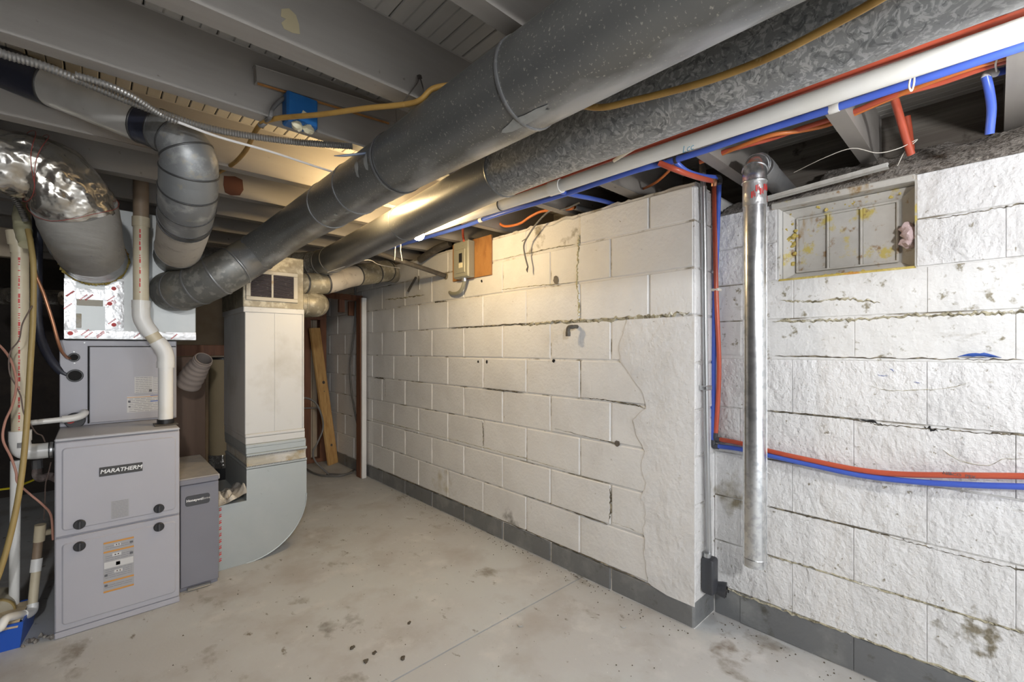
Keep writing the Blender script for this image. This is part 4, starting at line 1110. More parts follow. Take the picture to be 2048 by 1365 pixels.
# ---- bright galvanised vent pipe
gp = thing('vent_pipe', (1.827, 0.6234, 0.3782), 'shiny galvanised vent pipe hanging in front of the recessed wall', 'pipe')
gt = 1.70
def gv(px_, py_): return None
g0, g1 = (1.828, 0.6221, 0.3782), (1.834, 0.6169, 1.763)
g1 = (g0[0], g0[1], g1[2])
tube('pipe_run', [g0, (g0[0], g0[1], g0[2] + .05), (g0[0], g0[1], g1[2])], .0395, M['galv_pipe'], gp, seg=48, wall=.0015)
ring('crimp', (g0[0], g0[1], g0[2] + .028), (0, 0, 1), .0395, .008, .0016, M['galv_pipe'], gp)
beam('lock_seam', (g0[0] + .012, g0[1] - .0385, g0[2] + .01), (g0[0] + .012, g0[1] - .0385, g1[2] - .01), .004, .003, M['galv_pipe'], gp, up=(0, -1, 0), bev=.001)
tube('tape_wrap', [(g0[0], g0[1], g1[2] - .03), (g0[0], g0[1], g1[2] + .062)], .0408, M['foil_flat'], gp, seg=40)
rnd = random.Random(3)
for k in range(7):
    a = 3.4 + .35 * k
    c = Vector((g0[0] + .0413 * math.cos(a), g0[1] + .0413 * math.sin(a), g1[2] + rnd.uniform(-.01, .06)))
    quads('tape_print', [(-.008, -.003, -.014, .010), (-.001, .002, -.008, .012), (.004, .006, -.012, .004)], c, (-math.sin(a), math.cos(a), 0), (0, 0, 1), M['red_print'], gp)
ez = g1[2] + .062
ep = [(g0[0], g0[1], ez), (g0[0], g0[1], ez + .035), (g0[0] + .02, g0[1] + .002, ez + .066), (g0[0] + .055, g0[1] + .004, ez + .082), (g0[0] + .10, g0[1] + .006, ez + .086)]
Pq, Rq = spline(ep, 6, [.042] * 5)
for (a, b) in ((0, 8), (8, 14), (14, 18), (18, len(Pq) - 1)):
    vs, fs = tube_geo(Pq[a:b + 1], [.042] * (b + 1 - a), 40); mesh('elbow_gore', vs, fs, M['galv_pipe'], gp)
for i in (0, 8, 14, 18):
    f_ = frames(Pq)[i]; ring('elbow_seam', Pq[i], f_[1], .042, .007, .003, M['galv_pipe'], gp)
tube('tape_wrap', [(g0[0] + .095, g0[1] + .006, ez + .086), (g0[0] + .17, g0[1] + .01, ez + .084)], .0432, M['foil_flat'], gp, seg=40)
tube('rim_run', [(g0[0] + .165, g0[1] + .01, ez + .084), (g0[0] + .62, g0[1] + .03, ez + .07)], .041, M['foil_flat'], gp, seg=40)

# ---- steel conduit down the corner with its outlet box
co = thing('conduit', (1.96, .85, .2), 'thin steel conduit running down the wall corner to a dark outlet box', 'conduit')
tube('pipe_run', [(1.894, 0.85, 2.02), (1.913, 0.85, 1.619), (1.928, 0.85, 0.9766), (1.958, 0.85, 0.2835)], .0112, M['conduit'], co, seg=20, n=6)
tube('upper_coupling', [(1.894, 0.85, 1.988), (1.897, 0.85, 1.936)], .0135, M['iron'], co, seg=16)
for q in ((1.928, 0.852, 1.028),):
    box('strap', q[0] - .026, q[0] + .026, .834, .870, q[2] - .010, q[2] + .010, M['conduit'], co, bev=.003)
ob = thing('outlet_box', (1.975, .84, .15), 'dark grey plastic outlet box with round socket at the foot of the conduit', 'outlet box')
ox = (1.945, 0.84, 0.2221)
box('body', ox[0] - .030, ox[0] + .030, .815, .868, ox[2] - .078, ox[2] + .075, M['darkgrey'], ob, bev=.012, segs=3)
tube('conduit_hub', [(ox[0] - .004, .85, ox[2] + .07), (ox[0] - .004, .85, ox[2] + .092)], .016, M['conduit'], ob, seg=16)
sk = tube('socket', [(ox[0] + .028, .845, ox[2] - .062), (ox[0] + .040, .805, ox[2] - .064), (ox[0] + .044, .790, ox[2] - .065)], [.022, .031, .033], M['darkgrey'], ob, seg=24)
disc('socket_face', (ox[0] + .044, .7905, ox[2] - .065), (.25, -1, 0), .028, .002, M['black'], sk)
for (dx, dz) in ((0, .012), (-.011, -.006), (.011, -.006)):
    box('slot', ox[0] + .042 + dx, ox[0] + .047 + dx, .784, .788, ox[2] - .071 + dz, ox[2] - .059 + dz, M['void'], sk)
tag(beam('lath_strip', (2.02, 0.6378, 1.81), (2.02, 0.2563, 1.832), .022, .016, M['lath']), 'pale wooden lath strip lying along the top of the recessed wall', 'lath')

pipe('white_cord', [(1.39, -0.1329, 1.9), (1.393, -0.0383, 1.9), (1.39, 0.1545, 1.9), (1.385, 0.3475, 1.9), (1.371, 0.6228, 1.9), (1.363, 0.735, 1.9)], .0018, M['cord'], 'thin white cord lying along the lower edge of the spangled duct', 'cord', n=5, seg=6)

# ================================================================== PIPES BY THE FURNACE
# ---- exhaust pipe rising from the furnace top
ex = thing('vent_pipe', (.257, 2.77, .826), 'cream and white plastic vent pipe rising from the furnace top with an offset', 'pipe')
lo_, up_ = Vector((.257, 2.77, 0)), Vector((.164, 2.77, 0))
zA, zB, zC, zD, zE = .834, 1.135, 1.225, 1.330, 1.408
box('flange', .257 - .046, .257 + .046, 2.77 - .046, 2.77 + .046, .825, .831, M['iron'], ex, bev=.002)
tube('rubber_boot', [(.257, 2.77, .829), (.257, 2.77, .852)], .0345, M['black'], ex, seg=28)
p1 = tube('pipe_run', [(.257, 2.77, .845), (.257, 2.77, zB)], .030, M['pvc_white'], ex, seg=32)
e1 = spline([(.257, 2.77, zB - .02), (.257, 2.77, zB + .025), (.246, 2.77, zB + .062), (.222, 2.77, zB + .10)], 6)[0]
tube('elbow', e1, .0345, M['pvc_white'], ex, seg=32)
tube('elbow_collar', [(.257, 2.77, zB - .032), (.257, 2.77, zB - .002)], .036, M['pvc_white'], ex, seg=32)
tube('pipe_run', [(.230, 2.77, zB + .088), (.190, 2.77, zC + .06)], .0302, M['pvc_cream'], ex, seg=32)
e2 = spline([(.203, 2.77, zC + .042), (.178, 2.77, zC + .085), (.165, 2.77, zC + .125), (.164, 2.77, zC + .185)], 6)[0]
tube('elbow', e2, .0345, M['pvc_white'], ex, seg=32)
tube('elbow_collar', [(.164, 2.77, zC + .165), (.164, 2.77, zC + .200)], .036, M['pvc_white'], ex, seg=32)
p2_ = tube('pipe_run', [(.164, 2.77, zC + .19), (.164, 2.77, 1.785)], .0302, M['pvc_cream'], ex, seg=32)
tube('coupling', [(.164, 2.77, 1.775), (.164, 2.77, 1.82)], .0345, M['pvc_cream'], ex, seg=32)
tube('pipe_run', [(.164, 2.77, 1.82), (.164, 2.77, 2.10)], .0302, M['pvc_brown'], ex, seg=32)
def pipe_print(x, y, z0, z1, R, parent, m, seed, ang=-math.pi / 2, h=.007):
    """column of small printed marks down a vertical pipe"""
    rnd = random.Random(seed)
    c = Vector((x + R * math.cos(ang), y + R * math.sin(ang), 0)); rects = []
    z = z0
    while z < z1:
        L = rnd.choice([.004, .005, .012, .018])
        rects.append((-h / 2 * rnd.uniform(.5, 1), h / 2 * rnd.uniform(.5, 1), z, z + L)); z += L + rnd.choice([.004, .006, .022])
    quads('red_print', rects, c + Vector((math.cos(ang), math.sin(ang), 0)) * .0004, (-math.sin(ang), math.cos(ang), 0), (0, 0, 1), m, parent, th=.0003)
pipe_print(.164, 2.77, 1.46, 1.76, .0302, p2_, M['red_print'], 3, ang=-1.75)

# ---- large intake pipe at the far left
VX, VY = -.232, 2.85
it = thing('intake_pipe', (VX, VY, .75), 'thick cream plastic pipe with red print joining the furnace side by an elbow', 'pipe')
p3_ = tube('pipe_run', [(VX, VY, .775), (VX, VY, 1.62)], .0275, M['pvc_cream'], it, seg=32)
tube('bell_end', [(VX, VY, 1.605), (VX - .002, VY, 1.64), (VX - .006, VY, 1.645), (VX - .012, VY, 1.70)], [.030, .030, .032, .032], M['pvc_cream'], it, seg=32, wall=.004)
tube('elbow', spline([(VX, VY, .83), (VX, VY, .785), (VX + .012, VY, .756), (VX + .05, VY, .748), (VX + .09, VY, .748)], 6)[0], .0335, M['pvc_white'], it, seg=32)
tube('elbow_collar', [(VX, VY, .80), (VX, VY, .845)], .0355, M['pvc_white'], it, seg=32)
cp = tube('rubber_coupling', [(VX + .085, VY, .748), (VX + .125, VY, .748)], .034, M['black'], it, seg=32)
for xx in (VX + .094, VX + .117):
    ring('steel_clamp', (xx, VY, .748), (1, 0, 0), .034, .010, .0015, M['conduit'], it)
pipe_print(VX, VY, .85, 1.58, .0275, p3_, M['red_print'], 8, ang=-1.60)
quads('barcode', [(.002 * k, .002 * k + .0011, 0, .022) for k in range(9)], (VX - .006, VY - .0358, .775), (1, 0, 0), (0, 0, 1), M['ink'], it)
dr = pipe('drain_riser', [(VX - .012, VY - .01, .72), (VX - .014, VY - .01, .40), (VX - .018, VY - .01, .035)], .0165, M['pvc_white'], 'slim white plastic drop pipe standing below the thick cream pipe elbow', n=2, seg=20)
# condensate line to the coil cabinet
cl = thing('condensate_line', (-0.1107, 2.833, 0.847), 'small white plastic drain line running from the coil cabinet to the left', 'pipe')
tube('pipe_run', [(-.26, 2.94, .862), (-.10, 2.945, .868)], .0125, M['pvc_white'], cl, seg=20)
tube('elbow', [(-.108, 2.945, .868), (-.075, 2.946, .870), (-.05, 2.948, .876), (-.036, 2.965, .885), (-.034, 3.0, .888)], .0165, M['pvc_white'], cl, n=5, seg=20)
# trap by the furnace side
tr = thing('condensate_trap', (-0.1775, 2.799, 0.4196), 'beige plastic trap pipe standing beside the furnace above the blue bin', 'pipe')
tube('tee', [(-0.1699, 2.819, 0.4333), (-0.1746, 2.824, 0.3618)], .0185, M['pvc_cream'], tr, seg=20)
tube('tee_arm', [(-0.1714, 2.821, 0.3943), (-0.125, 2.873, 0.3789)], .013, M['pvc_cream'], tr, seg=20)
tube('pipe_run', [(-0.1762, 2.825, 0.3683), (-0.1816, 2.817, 0.2863)], .0155, M['pvc_brown'], tr, seg=20)
tube('coupling', [(-0.18, 2.815, 0.2906), (-0.1838, 2.805, 0.2395)], .0185, M['pvc_white'], tr, seg=20)
tube('pipe_run', [(-0.1823, 2.804, 0.2438), (-0.1913, 2.784, 0.1051)], .0155, M['pvc_cream'], tr, seg=20)
tube('elbow', [(-0.1905, 2.784, 0.1136), (-0.1918, 2.771, 0.0897), (-0.2025, 2.74, 0.0927), (-0.2142, 2.71, 0.1063)], .0185, M['pvc_white'], tr, n=4, seg=20)
tube('pipe_run', [(-0.209, 2.733, 0.0986), (-0.2362, 2.649, 0.1359), (-0.2521, 2.609, 0.1482), (-0.2632, 2.592, 0.1296), (-0.2796, 2.58, 0.1307)], .0155, M['pvc_white'], tr, n=5, seg=20)

# ---- blue bin with pump
bb = thing('plastic_bin', (-0.2613, 2.704, 0), 'blue plastic bin with torn card on top at the furnace foot', 'bin')
b0 = Vector((-0.2623, 2.66, 0)); b1 = Vector((-0.2198, 2.781, 0))
def bin_():
    ax = Vector((-1, .12, 0)).normalized(); ay = Vector((.12, 1, 0)).normalized()
    c = b0; vs = []
    for z, g in ((0, 0), (.105, .012)):
        for (u, v) in ((-g, -g), (.34 + g, -g), (.34 + g, .20 + g), (-g, .20 + g)):
            vs.append(c + Vector((.045, 0, 0)) + ax * u + ay * v + Vector((0, 0, z)))
    for z, g in ((.105, .006), (.01, -.006)):
        for (u, v) in ((-g, -g), (.34 + g, -g), (.34 + g, .20 + g), (-g, .20 + g)):
            vs.append(c + Vector((.045, 0, 0)) + ax * u + ay * v + Vector((0, 0, z)))
    fs = [(3, 2, 1, 0)]
    for s in (0, 4, 8):
        for k in range(4): fs.append((s + k, s + (k + 1) % 4, s + 4 + (k + 1) % 4, s + 4 + k))
    fs.append((12, 13, 14, 15))
    return mesh('bin_body', vs, fs, M['bluebin'], bb, sm=False), c, ax, ay
bn, c_, ax_, ay_ = bin_()
cv, cf = [], []
for j in range(7):
    for i in range(13):
        u, v = i / 12, j / 6
        p = c_ + Vector((.045, 0, 0)) + ax_ * (.33 * u + .002) + ay_ * (-.02 + .2 * v)
        z = .112 + .016 * noise.noise(Vector((u * 5, v * 4, 2))) - (.022 * (1 + noise.noise(Vector((u * 14, 0, 0)))) if j == 0 else 0)
        cv.append((p.x, p.y, z))
for j in range(6):
    for i in range(12):
        k = j * 13 + i; cf.append((k, k + 1, k + 14, k + 13))
mesh('torn_card', cv, cf, M['cardboard'], bb, sm=False)
tp = thing('condensate_pump', (-0.2784, 2.715, 0.122), 'round cream motor with brown band standing in the blue bin', 'pump')
c0 = Vector((-0.2968, 2.814, 0.113))
tube('motor', [c0 + Vector((0, .10, 0)), c0 + Vector((0, -.04, 0))], .055, M['pump'], tp, seg=28)
ring('band', c0 + Vector((0, -.035, 0)), (0, 1, 0), .055, .018, .005, M['tan_hose'], tp)
beam('bracket', c0 + Vector((.045, .05, -.05)), c0 + Vector((.045, .05, .035)), .03, .03, M['pump'], tp)
lit = blob('grey_litter', [(Vector((-0.1585, 2.654, 0)) + Vector((.012 * k - .05, .05 * ((k * 5) % 7) / 7, .004)), .6 + .5 * ((k * 7) % 5) / 5) for k in range(9)], .013, M['debris'], None, 5, sub=1, amp=.7)
tag(lit, 'grey crumbs of swept dust on the floor beside the blue bin', 'dust', kind='stuff')

# ---- lines into the coil cabinet
bkl = thing('refrigerant_line', (-0.1886, 2.973, 1.305), 'thick black insulated hose bending into the coil cabinet port', 'hose')
tube('hose', [(-0.1875, 2.931, 1.91), (-0.1858, 2.93, 1.64), (-0.1875, 2.931, 1.416), (-0.1851, 2.943, 1.304), (-0.1711, 2.97, 1.214), (-0.1453, 3.001, 1.14), (-0.1144, 3.014, 1.089), (-0.0875, 3.016, 1.067)], .0175, M['black_tape'], bkl, n=8, seg=20)
tube('bare_end', [(-0.0941, 3.008, 1.07), (-0.0677, 3.052, 1.064)], .0125, M['flex_grey'], bkl, n=2, seg=16)
pipe('copper_line', [(-0.2191, 2.865, 1.755), (-0.2064, 2.853, 1.625), (-0.1883, 2.85, 1.529), (-0.1612, 2.852, 1.433), (-0.1368, 2.857, 1.325), (-0.12, 2.869, 1.236), (-0.1073, 2.911, 1.182), (-0.0897, 2.977, 1.153), (-0.0713, 3.055, 1.15)], .0062, M['copper'], 'bare copper tube curving down into the small coil cabinet port', n=8, seg=12)
pipe('tan_hose', [(-0.1977, 2.695, 1.683), (-0.1877, 2.672, 1.619), (-0.1793, 2.651, 1.516), (-0.1808, 2.652, 1.313), (-0.1876, 2.631, 1.112), (-0.1942, 2.61, 0.9152), (-0.2035, 2.591, 0.7423), (-0.2181, 2.578, 0.5928), (-0.2408, 2.571, 0.4469), (-0.2685, 2.57, 0.3234), (-0.3118, 2.583, 0.1843)], .0095, M['tan_hose'], 'tan flexible tube hanging across the thick cream pipe', 'tube', n=8, seg=12)
pipe('pink_wire', [(-0.3265, 2.815, 1.253), (-0.2816, 2.773, 1.208), (-0.2473, 2.727, 1.147), (-0.2297, 2.697, 1.06), (-0.2415, 2.708, 0.9695), (-0.2637, 2.729, 0.8987), (-0.2697, 2.735, 0.8279), (-0.246, 2.712, 0.7572), (-0.2311, 2.699, 0.6965), (-0.2279, 2.709, 0.6531), (-0.2014, 2.726, 0.6028), (-0.1593, 2.741, 0.5373), (-0.1358, 2.774, 0.476), (-0.1322, 2.825, 0.3555)], .0042, M['pink_wire'], 'pink thermostat wire looping over the thick cream pipe', 'wire', n=8, seg=8)
pipe('thin_wire', [(-0.1817, 2.626, 1.368), (-0.2107, 2.666, 1.297), (-0.2222, 2.691, 1.232), (-0.2489, 2.715, 1.18), (-0.2504, 2.717, 1.101), (-0.2311, 2.699, 1.046), (-0.2163, 2.685, 0.9998), (-0.2089, 2.678, 0.9392), (-0.1937, 2.678, 0.8971), (-0.1775, 2.731, 0.845), (-0.1626, 2.772, 0.8247), (-0.1556, 2.806, 0.7929)], .0024, M['brown_wire'], 'thin brown wire crossing the thick cream pipe to the rubber coupling', 'wire', n=8, seg=6)
pipe('thin_wire', [(-0.1414, 2.888, 0.6864), (-0.1513, 2.897, 0.6303), (-0.1595, 2.905, 0.5854), (-0.1612, 2.907, 0.5181), (-0.1669, 2.953, 0.4169)], .0024, M['brown_wire'], 'thin brown wire hanging below the rubber coupling beside the furnace', 'wire', n=6, seg=6)
pipe('yellow_strap', [(-0.3904, 3.365, 0.4918), (-0.3367, 3.315, 0.5064), (-0.283, 3.265, 0.5187), (-0.2006, 3.189, 0.5627)], .0052, M['yellow'], 'bright yellow gas hose reaching from the left to the pipe union', 'hose', n=5, seg=8)
gu = thing('gas_union', (-0.1881, 3.041, 0.6078), 'old grey iron gas union and elbow beside the furnace', 'fitting')
tube('nut', [(-0.1949, 3.047, 0.6778), (-0.1932, 3.046, 0.6358)], .0185, M['conduit'], gu, seg=8)
tube('elbow', [(-0.1932, 3.046, 0.6405), (-0.1949, 3.047, 0.6078), (-0.1812, 3.034, 0.5915), (-0.154, 3.078, 0.5866), (-.121, 3.02, .575)], .0175, mat('old_iron_elbow', (.22, .17, .16), .7, layers=[(20, 4, (.30, .25, .23), .5, .6)]), gu, n=5, seg=16)
ff = thing('taped_bundle', (-0.2108, 2.721, 1.696), 'yellowish tape-wrapped bundle stuffed in the open top of the cream pipe', 'tape')
cvm = mat('greenish_tape', (.42, .39, .24), .45, layers=[(9, 4, (.52, .49, .33), .45, .65)], bump=[(12, 4, .6, .01)])
def crump_t(i, a, p): return .006 * noise.noise(p * 30)
Pt, Rt = spline([(-0.2258, 2.803, 1.808), (-0.2204, 2.771, 1.735), (-0.212, 2.736, 1.671), (-0.2037, 2.701, 1.621)], 6, [.020, .028, .026, .020])
vs, fs = tube_geo(Pt, Rt, 20, True, crump_t); mesh('wrapped_tape', vs, fs, cvm, ff)
def ribbed(name, pts, r, m, label, cat, pitch=.007, n=10, parent=None):
    P_, _ = spline(pts, n)
    L = [0.0]
    for i in range(1, len(P_)): L.append(L[-1] + (P_[i] - P_[i - 1]).length)
    N_ = int(L[-1] / pitch * 4); Q, R_ = [], []; j = 0
    for k in range(N_ + 1):
        s = L[-1] * k / N_
        while j < len(L) - 2 and L[j + 1] < s: j += 1
        t = (s - L[j]) / max(L[j + 1] - L[j], 1e-6)
        Q.append(P_[j].lerp(P_[j + 1], min(t, 1))); R_.append(r * (1 + .10 * math.sin(k * math.pi / 2)))
    vs, fs = tube_geo(Q, R_, 12)
    o = mesh(name, vs, fs, m, parent)
    if label: tag(o, label, cat)
    return o
ribbed('flexible_conduit', [(-0.3248, 2.69, 1.931), (-0.2724, 2.683, 1.861), (-0.2432, 2.683, 1.816), (-0.2193, 2.688, 1.768), (-0.2037, 2.701, 1.717)], .0105, M['armour'], 'grey ribbed flexible conduit entering the taped bundle', 'conduit')
# foil-wrapped line and pale block seen in the dark behind
def crump2(i, a, p): return .008 * noise.noise(p * 26)
Pt, Rt = spline([(-0.4572, 4.11, 1.514), (-0.2834, 3.976, 1.51), (-0.1338, 3.864, 1.506)], 10, [.05, .05, .045])
vs, fs = tube_geo(Pt, Rt, 32, True, crump2)
tag(mesh('insulated_pipe', vs, fs, M['foil']), 'foil-wrapped pipe running through the dark space beside the plenum', 'pipe')
q = (-0.3483, 3.463, 1.745)
tag(box('pale_beam', -1.72, q[0] + .045, q[1], q[1] + .06, q[2] - .075, q[2] + .075, M['beige_panel'], None, bev=.004), 'pale beam end in the dark behind the cream pipe top', 'beam')

# ---- things behind between the coil cabinet and the return duct
tag(box('plywood_sheet', .30, .535, 3.52, 3.545, 0, 1.145, M['brown_panel'], None, bev=.003), 'brown wooden sheet standing behind the filter cabinet', 'plywood')
tag(box('wood_rail', .30, .640, 3.50, 3.535, 1.150, 1.220, M['redwood'], None, bev=.003), 'red-brown wooden rail resting on the brown wooden sheet', 'rail')
fp = thing('round_pillar', (.70, 3.72, 0), 'beige round column with black base standing beside the return duct', 'pillar')
tube('shaft', [(.668, 3.72, .46), (.668, 3.72, 1.12)], .085, M['fibre'], fp, seg=32)
tube('crumpled_band', [(.668, 3.72, .37), (.668, 3.72, .46)], .088, M['foil'], fp, seg=32, jit=None)
tube('base', [(.668, 3.72, 0), (.668, 3.72, .37)], .092, M['black'], fp, seg=32)
tube('cap', [(.668, 3.72, 1.12), (.668, 3.72, 1.135)], .087, M['black'], fp, seg=32)
fh = thing('vent_hood', (0.4111, 3.03, 1.079), 'grey pleated vent hose stub hanging on the brown wooden sheet', 'hose')
Pt, Rt = spline([(0.401, 3.204, 0.9918), (0.4233, 3.155, 1.051), (0.4411, 3.112, 1.098), (0.4585, 3.068, 1.139)], 8, [.066, .062, .053, .044])
def pleat(i, a, p): return .002 * math.sin(i * 1.6)
vs, fs = tube_geo(Pt, Rt, 32, False, pleat, wall=.004); mesh('pleated_sleeve', vs, fs, M['flex_grey'], fh)
ring('mouth_rim', Pt[-3], Pt[-1] - Pt[-4], Rt[-3], .006, .003, M['flex_grey'], fh)
disc('sleeve_inside', Pt[10], Pt[-1] - Pt[-4], .048, .004, M['void'], fh)

# ================================================================== ALCOVE
po = thing('wall_post', (1.82, 4.0, 0), 'white-faced wooden post standing at the end of the block wall', 'post')
box('stud', 1.797, 1.842, 3.985, 4.075, 0, 1.665, M['redwood'], po, bev=.003)
box('face_board', 1.803, 1.846, 3.962, 3.985, 0, 1.665, M['paint'], po, bev=.003)
wp = struct('wall_partition')
PYY = 4.86
xs = [(1.592, 4.86, 0.6681)[0], (1.656, 4.86, 0.6631)[0], (1.748, 4.86, 0.656)[0], (1.816, 4.86, 0.6507)[0]]
box('stud', xs[0], xs[1], PYY, PYY + .09, 0, 1.92, M['redwood'], wp, bev=.003)
box('stud', xs[2], xs[3], PYY, PYY + .09, 0, 1.92, M['redwood'], wp, bev=.003)
box('stud', .9, 1.0, PYY, PYY + .09, 0, 1.92, M['redwood'], wp, bev=.003)
box('header', xs[0], xs[3], PYY - .004, PYY + .08, (1.697, 4.86, 1.498)[2], (1.697, 4.86, 1.535)[2], M['redwood'], wp, bev=.003)
box('bottom_plate', .6, xs[3] + .02, PYY - .004, PYY + .09, 0, .04, M['redwood'], wp, bev=.003)
box('panel', .2, xs[2] - .05, PYY + .09, PYY + .11, 0, 1.93, M['beige_panel'], wp)
box('panel', xs[2] - .045, xs[3] + .01, PYY + .09, PYY + .11, 0, 1.93, M['beige_panel'], wp)
q = (1.569, 4.3, 1.701)
rl = thing('wood_brace', (1.75, 4.3, 1.66), 'orange-brown wooden brace with two hanging blocks high in the alcove', 'brace')
beam('rail', (1.601, 4.45, 1.721), (1.846, 4.08, 1.666), .04, .055, M['redwood'], rl)
for (a, b) in (((1.712, 4.34, 1.668), (1.766, 4.34, 1.545)), ((1.808, 4.24, 1.657), (1.882, 4.24, 1.516))):
    box('hanging_block', a[0], b[0], 4.26, 4.30, b[2], a[2], M['redwood'], rl, bev=.003)
pk = thing('leaning_plank', (1.803, 4.649, -0), 'yellow pine plank with dark knots leaning in the alcove', 'plank')
pa, pbt = Vector((1.811, 4.669, 0)), Vector((1.671, 4.8, 1.406))
beam('board', pa + Vector((0, 0, .004)), pbt, .115, .022, M['pine'], pk, up=(.35, -1, .2))
tdir = (pbt - pa).normalized(); sd = tdir.cross(Vector((.35, -1, .2))).normalized(); nn = sd.cross(tdir).normalized()
if nn.y > 0: nn = -nn
for (f, s, r_) in ((.60, .012, .017), (.535, .005, .006), (.14, .004, .014)):
    disc('knot', pa + tdir * (pbt - pa).length * f + sd * s + nn * .0095, nn, r_, .0022, M['iron'], pk, seg=14)
pipe('floor_cable', [(1.369, 4.3, 0.7502), (1.448, 4.3, 0.7352), (1.519, 4.3, 0.6739), (1.569, 4.3, 0.5384), (1.569, 4.3, 0.4259), (1.519, 4.3, 0.3113), (1.483, 4.3, 0.2379), (1.51, 4.3, 0.1408), (1.62, 4.28, .012), (1.619, 4.307, 0.012), (1.733, 4.178, 0.012), (1.862, 4.273, 0.012), (1.989, 4.468, 0.012)], .0085, M['grey_cable'], 'grey cable looping down and lying in a curve on the alcove floor', 'cable', n=8, seg=10)
pipe('floor_cable', [(1.531, 4.631, 0.012), (1.531, 4.412, 0.012), (1.576, 4.255, 0.012), (1.679, 4.16, 0.012), (1.814, 4.197, 0.012)], .0085, M['grey_cable'], 'dark cable lying in an arc on the floor at the alcove mouth', 'cable', n=8, seg=10)
pipe('hanging_cable', [(1.84, 4.189, 1.785), (1.84, 4.2, 1.474), (1.84, 4.258, 1.233), (1.84, 4.316, 1.013), (1.84, 4.281, 0.7947), (1.84, 4.212, 0.6065), (1.84, 4.144, 0.4703)], .009, M['grey_cable'], 'grey cable hanging down the dark block wall in the alcove', 'cable', n=8, seg=10)
pipe('cross_pipe', [(1.569, 4.852, 0.5832), (1.808, 4.852, 0.567)], .008, M['conduit'], 'thin bright rod crossing behind the leaning plank', 'rod', n=2, seg=10)

# ================================================================== CEILING ITEMS
ribbed('armoured_cable', [(-0.2087, 1.605, 1.912), (-0.1665, 1.639, 1.912), (-0.0909, 1.64, 1.912), (-0.0079, 1.663, 1.908), (0.0755, 1.689, 1.905), (0.169, 1.707, 1.902), (0.272, 1.713, 1.902), (0.3798, 1.688, 1.904), (0.5203, 1.634, 1.908), (0.6696, 1.549, 1.912)], .0105, M['armour'], 'grey ribbed armoured cable running under the joists above the silver duct', 'cable', pitch=.0075)
ribbed('armoured_cable', [(-0.0359, 1.615, 1.902), (0.0264, 1.617, 1.902), (0.084, 1.639, 1.898), (0.1428, 1.681, 1.89), (0.1843, 1.679, 1.88)], .0085, M['armour'], 'short second armoured cable ending above the silver duct elbow', 'cable', pitch=.0075)
pipe('white_cord', [(0.1819, 1.69, 1.885), (0.2985, 1.708, 1.88), (0.4465, 1.712, 1.88), (0.6303, 1.752, 1.885), (0.7568, 1.775, 1.89)], .0042, M['cord'], 'thin white cord stretched below the joists behind the big duct', 'cord', n=6, seg=8)
pipe('gas_tube', [(0.3873, 2.302, 1.954), (0.3964, 2.198, 1.944), (0.4086, 2.05, 1.934), (0.4108, 1.884, 1.93), (0.4012, 1.729, 1.932), (0.4005, 1.621, 1.929), (0.43, 1.539, 1.925), (0.5041, 1.402, 1.91), (0.5824, 1.261, 1.902), (0.6638, 1.117, 1.892), (.70, 1.06, 1.925), (.80, .95, 1.925), (.88, .80, 1.86), (0.8973, 0.6679, 1.787), (0.9249, 0.574, 1.777), (0.9492, 0.4422, 1.766), (0.9571, 0.3529, 1.762), (0.9494, 0.2783, 1.757), (0.9467, 0.1989, 1.763), (0.93, 0.1311, 1.762), (0.92, 0.0735, 1.769)], .0078, M['brass'], 'old brown tube looping under the joists and between the two ducts', 'tube', n=8, seg=12)
jb = thing('junction_box', (.5, 1.54, 1.925), 'blue plastic junction box with two cream plugs on a joist', 'junction box')
a, b = (0.4437, 1.525, 1.903), (0.5388, 1.525, 2.034)
bx0, bx1 = a[0], b[0]
box('case', bx0, bx1, 1.515, 1.568, 1.915, 2.012, M['bluebox'], jb, bev=.005)
box('cover', bx0 + .003, bx1 - .003, 1.510, 1.516, 1.919, 2.008, M['bluebox'], jb, bev=.003)
for xx in (bx0 + .032, bx0 + .066):
    blob('foam_plug', [((xx, 1.525, 1.913), 1), ((xx + .008, 1.53, 1.912), .8)], .017, M['cream'], jb, xx * 50, sub=2, amp=.4)
qa = (0.4957, 1.509, 1.95); quads('paper_tag', [(-.009, .009, -.007, .007)], (qa[0], 1.5095, qa[2]), (1, 0, -.35), (.35, 0, 1), M['cream'], jb)
pipe('black_cable', [(0.4525, 1.55, 2.003), (0.4318, 1.545, 1.982), (0.4088, 1.54, 1.946), (0.3991, 1.53, 1.913), (0.4096, 1.639, 1.94)], .0062, M['grey_cable'], 'black cable stub from the blue junction box to the cable ring', 'cable', n=6, seg=10)
tag(ring('cable_ring', (0.4017, 1.619, 1.928), (.8, .4, -.5), .013, .010, .005, M['grey_cable']), 'dark ring clip holding the old brown tube to the joist', 'clip')
